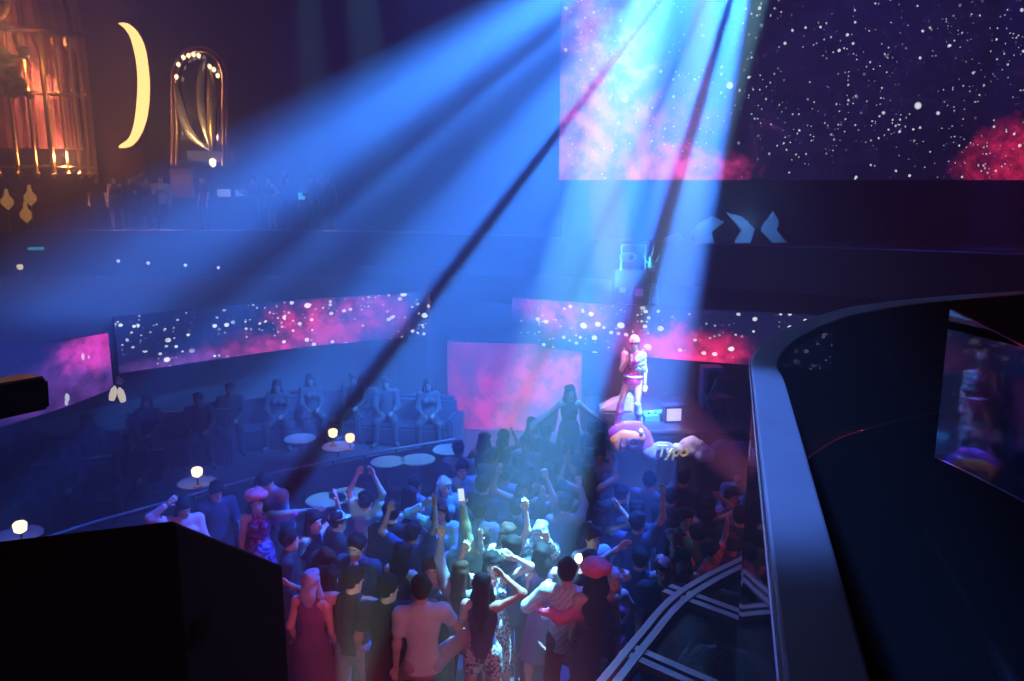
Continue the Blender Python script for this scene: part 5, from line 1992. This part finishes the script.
poly = [(372, 545), (330, 548), (345, 505), (405, 480), (455, 456), (500, 428), (540, 420), (598, 424), (606, 456), (640, 468), (748, 474), (742, 540), (700, 566), (660, 566), (640, 570), (600, 560), (540, 575), (470, 560)]
taken = [(l.x, l.y) for l, o in HERO] + [(p.x, p.y) for p, z in TP] + [(p.x, p.y) for p in posts]
dim, tries = [], 0
while len(dim) < 170 and tries < 9000:
    tries += 1
    u, v = rp.uniform(325, 748), rp.uniform(418, 578)
    if not in_poly(u, v, poly):
        continue
    w_ = at(u, v, z=1.6)
    if w_.y > 12.6 and w_.x > 1.0:
        continue
    if u > 600 and v < 479:
        continue
    if any((w_.x - x) ** 2 + (w_.y - y) ** 2 < (0.44 if u > 600 else 0.49) ** 2 for x, y in taken):
        continue
    taken.append((w_.x, w_.y))
    dim.append((u, v, w_))
for n, (u, v, w_) in enumerate(dim):
    meshes, info, lab = PROTO[rp.choice((0, 0, 2, 2, 4, 5, 6, 6, 7, 7, 0, 1, 3, 8) if v > 480 else (0, 0, 2, 2, 6, 6, 7, 5, 7, 4, 3))]
    where = ('among dancers before the stage lettering' if u > 600 and v < 545 else 'among dancers below the red wall' if 455 < u and v < 490 else 'among dancers beside the railing tables' if u < 440 else 'among dancers mid-floor')
    yaw = math.atan2(2.3 - w_.x, -(14.4 - w_.y)) + rp.uniform(-0.6, 0.6)
    if rp.random() < 0.22:
        yaw += PI * rp.uniform(0.6, 1.4)
    o = instance(meshes, 'person', (w_.x, w_.y, 0), yaw)
    s = rp.uniform(0.95, 1.05)
    o.scale = (s, s, s)
    tag(o, 'dim %s, %s' % (lab, where), 'person', 'dim dancers %s, each a %s' % (where, lab))

# guests far away on the tiers and in the booths
for i, u in enumerate((100, 118, 134, 150, 164, 206, 256, 272, 290, 312, 330)):
    meshes, info, lab = PROTO[(0, 2, 6, 5, 7, 0, 6, 2, 4, 7, 5)[i]]
    p = at(u, 200, Y=24.5)
    o = instance(meshes, 'person', (p.x, 24.38, 4.42), rp.uniform(-0.7, 0.7))
    tag(o, 'faint guest on the second tier, a %s' % lab, 'person', 'guests on the second tier, each a %s' % lab)
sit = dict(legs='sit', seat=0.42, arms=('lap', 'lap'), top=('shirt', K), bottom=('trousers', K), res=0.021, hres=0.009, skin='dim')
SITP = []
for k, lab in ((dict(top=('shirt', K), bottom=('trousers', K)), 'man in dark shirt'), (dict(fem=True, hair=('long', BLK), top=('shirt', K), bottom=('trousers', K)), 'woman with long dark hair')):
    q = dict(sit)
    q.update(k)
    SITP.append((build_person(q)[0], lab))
for i, so in enumerate([o for o in COL.objects if o.name.startswith('banquette') and o.parent is None]):
    for j in range(2):
        meshes, lab = SITP[(i + j) % 2]
        M = Matrix.Translation(so.location) @ Matrix.Rotation(so.rotation_euler.z, 4, 'Z')
        p = M @ Vector((-0.45 + 0.9 * j, -0.05, 0))
        o = instance(meshes, 'person', p, so.rotation_euler.z + rp.uniform(-0.3, 0.3))
        where = so['label'].replace('dark velvet ', '').replace(', nearer the corner', ' by the corner').replace('with pale back rail ', '')
        tag(o, '%s seated on the %s' % (lab, where), 'person')
# ------------------------------------------------------------------ haze in the room's air
w = bpy.data.worlds.new('world')
sc.world = w
w.use_nodes = True
wn = w.node_tree
wn.nodes.clear()
out = wn.nodes.new('ShaderNodeOutputWorld')
bg = wn.nodes.new('ShaderNodeBackground')
bg.inputs[0].default_value = (0, 0, 0, 1)
vs = wn.nodes.new('ShaderNodeVolumeScatter')
vs.inputs['Color'].default_value = (0.9, 0.9, 0.9, 1)
vs.inputs['Density'].default_value = 0.048
vs.inputs['Anisotropy'].default_value = 0.1
wn.links.new(bg.outputs[0], out.inputs[0])
wn.links.new(vs.outputs[0], out.inputs[1])

# ------------------------------------------------------------------ the fan of beams from one moving head on the truss
def lamp(name, typ, loc, energy, col, target=None, size=0.1, angle=40, blend=0.3):
    L = bpy.data.lights.new(name, typ)
    L.energy = energy
    L.color = col
    if typ == 'AREA':
        L.size = size
    else:
        L.shadow_soft_size = size
    if typ == 'SPOT':
        L.spot_size = R(angle)
        L.spot_blend = blend
    o = link(name, L)
    o.location = loc
    if target is not None:
        o.rotation_euler = (Vector(target) - Vector(loc)).to_track_quat('-Z', 'Y').to_euler()
    return o


S = at(773, -146, Y=11.0)


def fan(name, S, hinge, stops, energy, col, tilt, thick, size=0.03):
    """a spotlight whose gobo throws a fan of beams hinged about the axis S->hinge; stops = [(pixel u, v, brightness)]; tilt: angle of the
    sheet of light towards the hinge; thick: its angular thickness"""
    h = (hinge - S).normalized()
    e1 = Vector((0, 0, -1))
    e1 = (e1 - h * e1.dot(h)).normalized()
    e2 = h.cross(e1)
    if e2.x > 0:
        e2 = -e2                      # towards the left of the room

    def ang(u, v):
        dd = EYE + ray(u, v) * 10.0 - S
        return math.atan2(dd.dot(e2), dd.dot(e1))
    st = sorted((ang(u, v), b) for u, v, b in stops)
    mid = (st[0][0] + st[-1][0]) / 2
    axd = ((e1 * math.cos(mid) + e2 * math.sin(mid)) * math.cos(tilt) + h * math.sin(tilt)).normalized()
    L = bpy.data.lights.new(name, 'SPOT')
    L.energy = energy
    L.color = col
    L.shadow_soft_size = size
    L.spot_size = R(150)
    L.spot_blend = 0.1
    o = link(name, L)
    q = axd.to_track_quat('-Z', 'Y')
    o.rotation_euler = q.to_euler()
    o.location = S
    inv = q.to_matrix().inverted()
    L.use_nodes = True
    nt = L.node_tree
    em = nt.nodes['Emission']
    g = G(nt)
    tc = g.n('ShaderNodeTexCoord')

    def dot(v):
        nd = g.n('ShaderNodeVectorMath', operation='DOT_PRODUCT')
        g.link(tc.outputs['Normal'], nd.inputs[0])
        nd.inputs[1].default_value = inv @ v
        return nd.outputs['Value']
    phi = g.m('ARCTAN2', dot(e2), dot(e1))
    lo, hi = st[0][0] - 0.01, st[-1][0] + 0.01
    f = g.m('DIVIDE', g.m('SUBTRACT', phi, lo), hi - lo)
    rp = g.ramp(f, [(0.0, (0, 0, 0))] + [((p - lo) / (hi - lo), (b, b, b)) for p, b in st] + [(1.0, (0, 0, 0))])
    t = g.m('DIVIDE', g.m('SUBTRACT', g.m('ARCSINE', dot(h)), tilt), thick)
    gs = g.m('EXPONENT', g.m('MULTIPLY', g.m('MULTIPLY', t, t), -1.0))
    g.link(g.m('MULTIPLY', rp, gs), em.inputs['Strength'])
    return o


row = [(235, 0.0), (275, .18), (315, .55), (350, 1.0), (392, .95), (425, .35), (443, .22), (462, .5), (485, .30), (505, .32), (530, .8), (562, .85),
       (567, .06), (572, .06), (577, .9), (620, .8), (646, .65), (652, .32), (660, .85), (688, 1.0), (692.5, .05), (700, .05), (704.5, 1.0), (722, .9), (733, 0.0)]
ROW = [(x, 120, b) for x, b in row]
fan('fan_beams_back', S, Vector((0.1, -0.2, 5.33)), ROW, 190000, (0.04, 0.26, 1.0), R(3), 0.13)
fan('fan_beams_front', S, Vector((0.1, -0.2, 5.33)), ROW, 72000, (0.02, 0.12, 1.0), R(40), 0.13)
# blue wash over the room
lamp('blue_wash_left', 'SPOT', (-6, 13, 12.5), 1000, (0.03, 0.06, 1.0), (-9, 17, 0), 0.3, 110, 0.6)
lamp('blue_wash_mid', 'SPOT', (-1, 11, 12.0), 1700, (0.03, 0.07, 1.0), (-1, 12.0, 0), 0.3, 70, 0.6)
# cyan key on the dancers from straight above, magenta washes from under the balcony
lamp('cyan_key', 'SPOT', (2.3, 9.4, 10.6), 110000, (0.18, 0.70, 1.0), (-0.1, 7.55, 1.3), 0.04, 9.5, 0.5)
lamp('cyan_front', 'SPOT', (-0.72, 2.9, 3.15), 420, (0.25, 1.0, 0.85), (-1.5, 7.8, 1.62), 0.04, 13, 0.7)
lamp('cyan_front_mid', 'SPOT', (-0.3, 2.9, 3.15), 420, (0.2, 0.85, 1.0), (-0.75, 8.9, 1.6), 0.04, 12, 0.7)
lamp('magenta_wash', 'SPOT', (0.3, 2.9, 2.85), 260, (1.0, 0.26, 0.46), (-0.6, 7.5, 1.3), 0.05, 55, 0.6)
lamp('magenta_side', 'SPOT', (-0.6, 3.4, 2.6), 260, (1.0, 0.08, 0.30), (-3.4, 9.5, 1.5), 0.05, 30, 0.6)
lamp('red_side', 'SPOT', (3.3, 6.9, 3.3), 60, (1.0, 0.08, 0.05), (2.2, 8.6, 1.4), 0.05, 50, 0.6)
lamp('cap_wash', 'SPOT', (-1.0, 6.0, 11.0), 3600, (0.09, 0.24, 1.0), (0.6, 2.9, 4.5), 0.1, 18, 0.5)
lamp('speaker_fill', 'SPOT', (0.6, 4.6, 7.6), 260, (0.5, 0.32, 0.8), (-1.1, 2.8, 3.9), 0.1, 22, 0.6)  # added fill with no fixture, lifts the loudspeaker's right face
# singer: magenta from one side, aqua from the other
lamp('singer_magenta', 'SPOT', (0.5, 9.5, 10.6), 60000, (1.0, 0.14, 0.48), (2.2, 14.4, 2.05), 0.05, 6.5, 0.4)
lamp('singer_front', 'SPOT', (2.3, 4.0, 3.0), 6000, (1.0, 0.22, 0.55), (2.22, 14.4, 2.2), 0.05, 6.5, 0.4)
lamp('singer_aqua', 'SPOT', (3.5, 9.3, 10.3), 30000, (0.3, 0.8, 1.0), (2.5, 14.4, 2.1), 0.05, 8, 0.4)
lamp('sign_spot', 'SPOT', (2.75, 10.8, 9.8), 13000, (0.85, 0.6, 1.0), (2.5, 13.4, 0.9), 0.05, 12.5, 0.5)
# added warm points without fixtures, brightening the gold decorations
lamp('cage_fill', 'POINT', (-14.0, 21.9, 9.6), 200, (1.0, 0.40, 0.14), None, 0.2)
lamp('cage_inner', 'POINT', (-13.9, 23.6, 8.6), 420, (1.0, 0.42, 0.20), None, 0.15)
lamp('cage_low', 'POINT', (-13.5, 23.55, 6.7), 200, (1.0, 0.40, 0.20), None, 0.15)
lamp('arch_fill', 'POINT', (-9.6, 23.4, 7.4), 100, (1.0, 0.6, 0.3), None, 0.1)
lamp('blue_shaft', 'SPOT', (10.2, 16.5, 12.6), 5000, (0.03, 0.07, 1.0), (10.4, 16.5, 0), 0.05, 9, 0.5)
lamp('blue_wash_right', 'SPOT', (6.0, 14.0, 12.5), 700, (0.03, 0.05, 1.0), (7.5, 16.0, 0), 0.3, 90, 0.6)
# cyan accents: tier ornaments and table tops
lamp('ornament_wash', 'SPOT', (2.0, 15.9, 3.5), 420, (0.15, 0.75, 1.0), (2.6, 17.3, 4.5), 0.04, 75, 0.6)
lamp('table_wash', 'SPOT', (-2.5, 11.5, 12.0), 7000, (0.12, 0.6, 1.0), tuple(at(418, 459, z=1.0)), 0.04, 9, 0.6)
lamp('table_wash_tall', 'SPOT', (-2.8, 11.0, 12.0), 6000, (0.12, 0.7, 1.0), tuple(at(335, 497, z=1.0)), 0.04, 6, 0.6)
# blue accent on the chevrons
lamp('chevron_wash', 'SPOT', (5.2, 16.8, 4.9), 220, (0.12, 0.40, 1.0), (5.6, 18.9, 5.0), 0.05, 70, 0.6)

vw = sc.view_settings
vw.view_transform = 'Standard'
vw.look = 'None'
vw.gamma = 1.0
vw.use_curve_mapping = False
vw.exposure = 0.0
sc.display_settings.display_device = 'sRGB'
sc.cycles.use_denoising = True
sc.cycles.max_bounces = 6
sc.cycles.volume_bounces = 0
sc.cycles.sample_clamp_indirect = 4.0
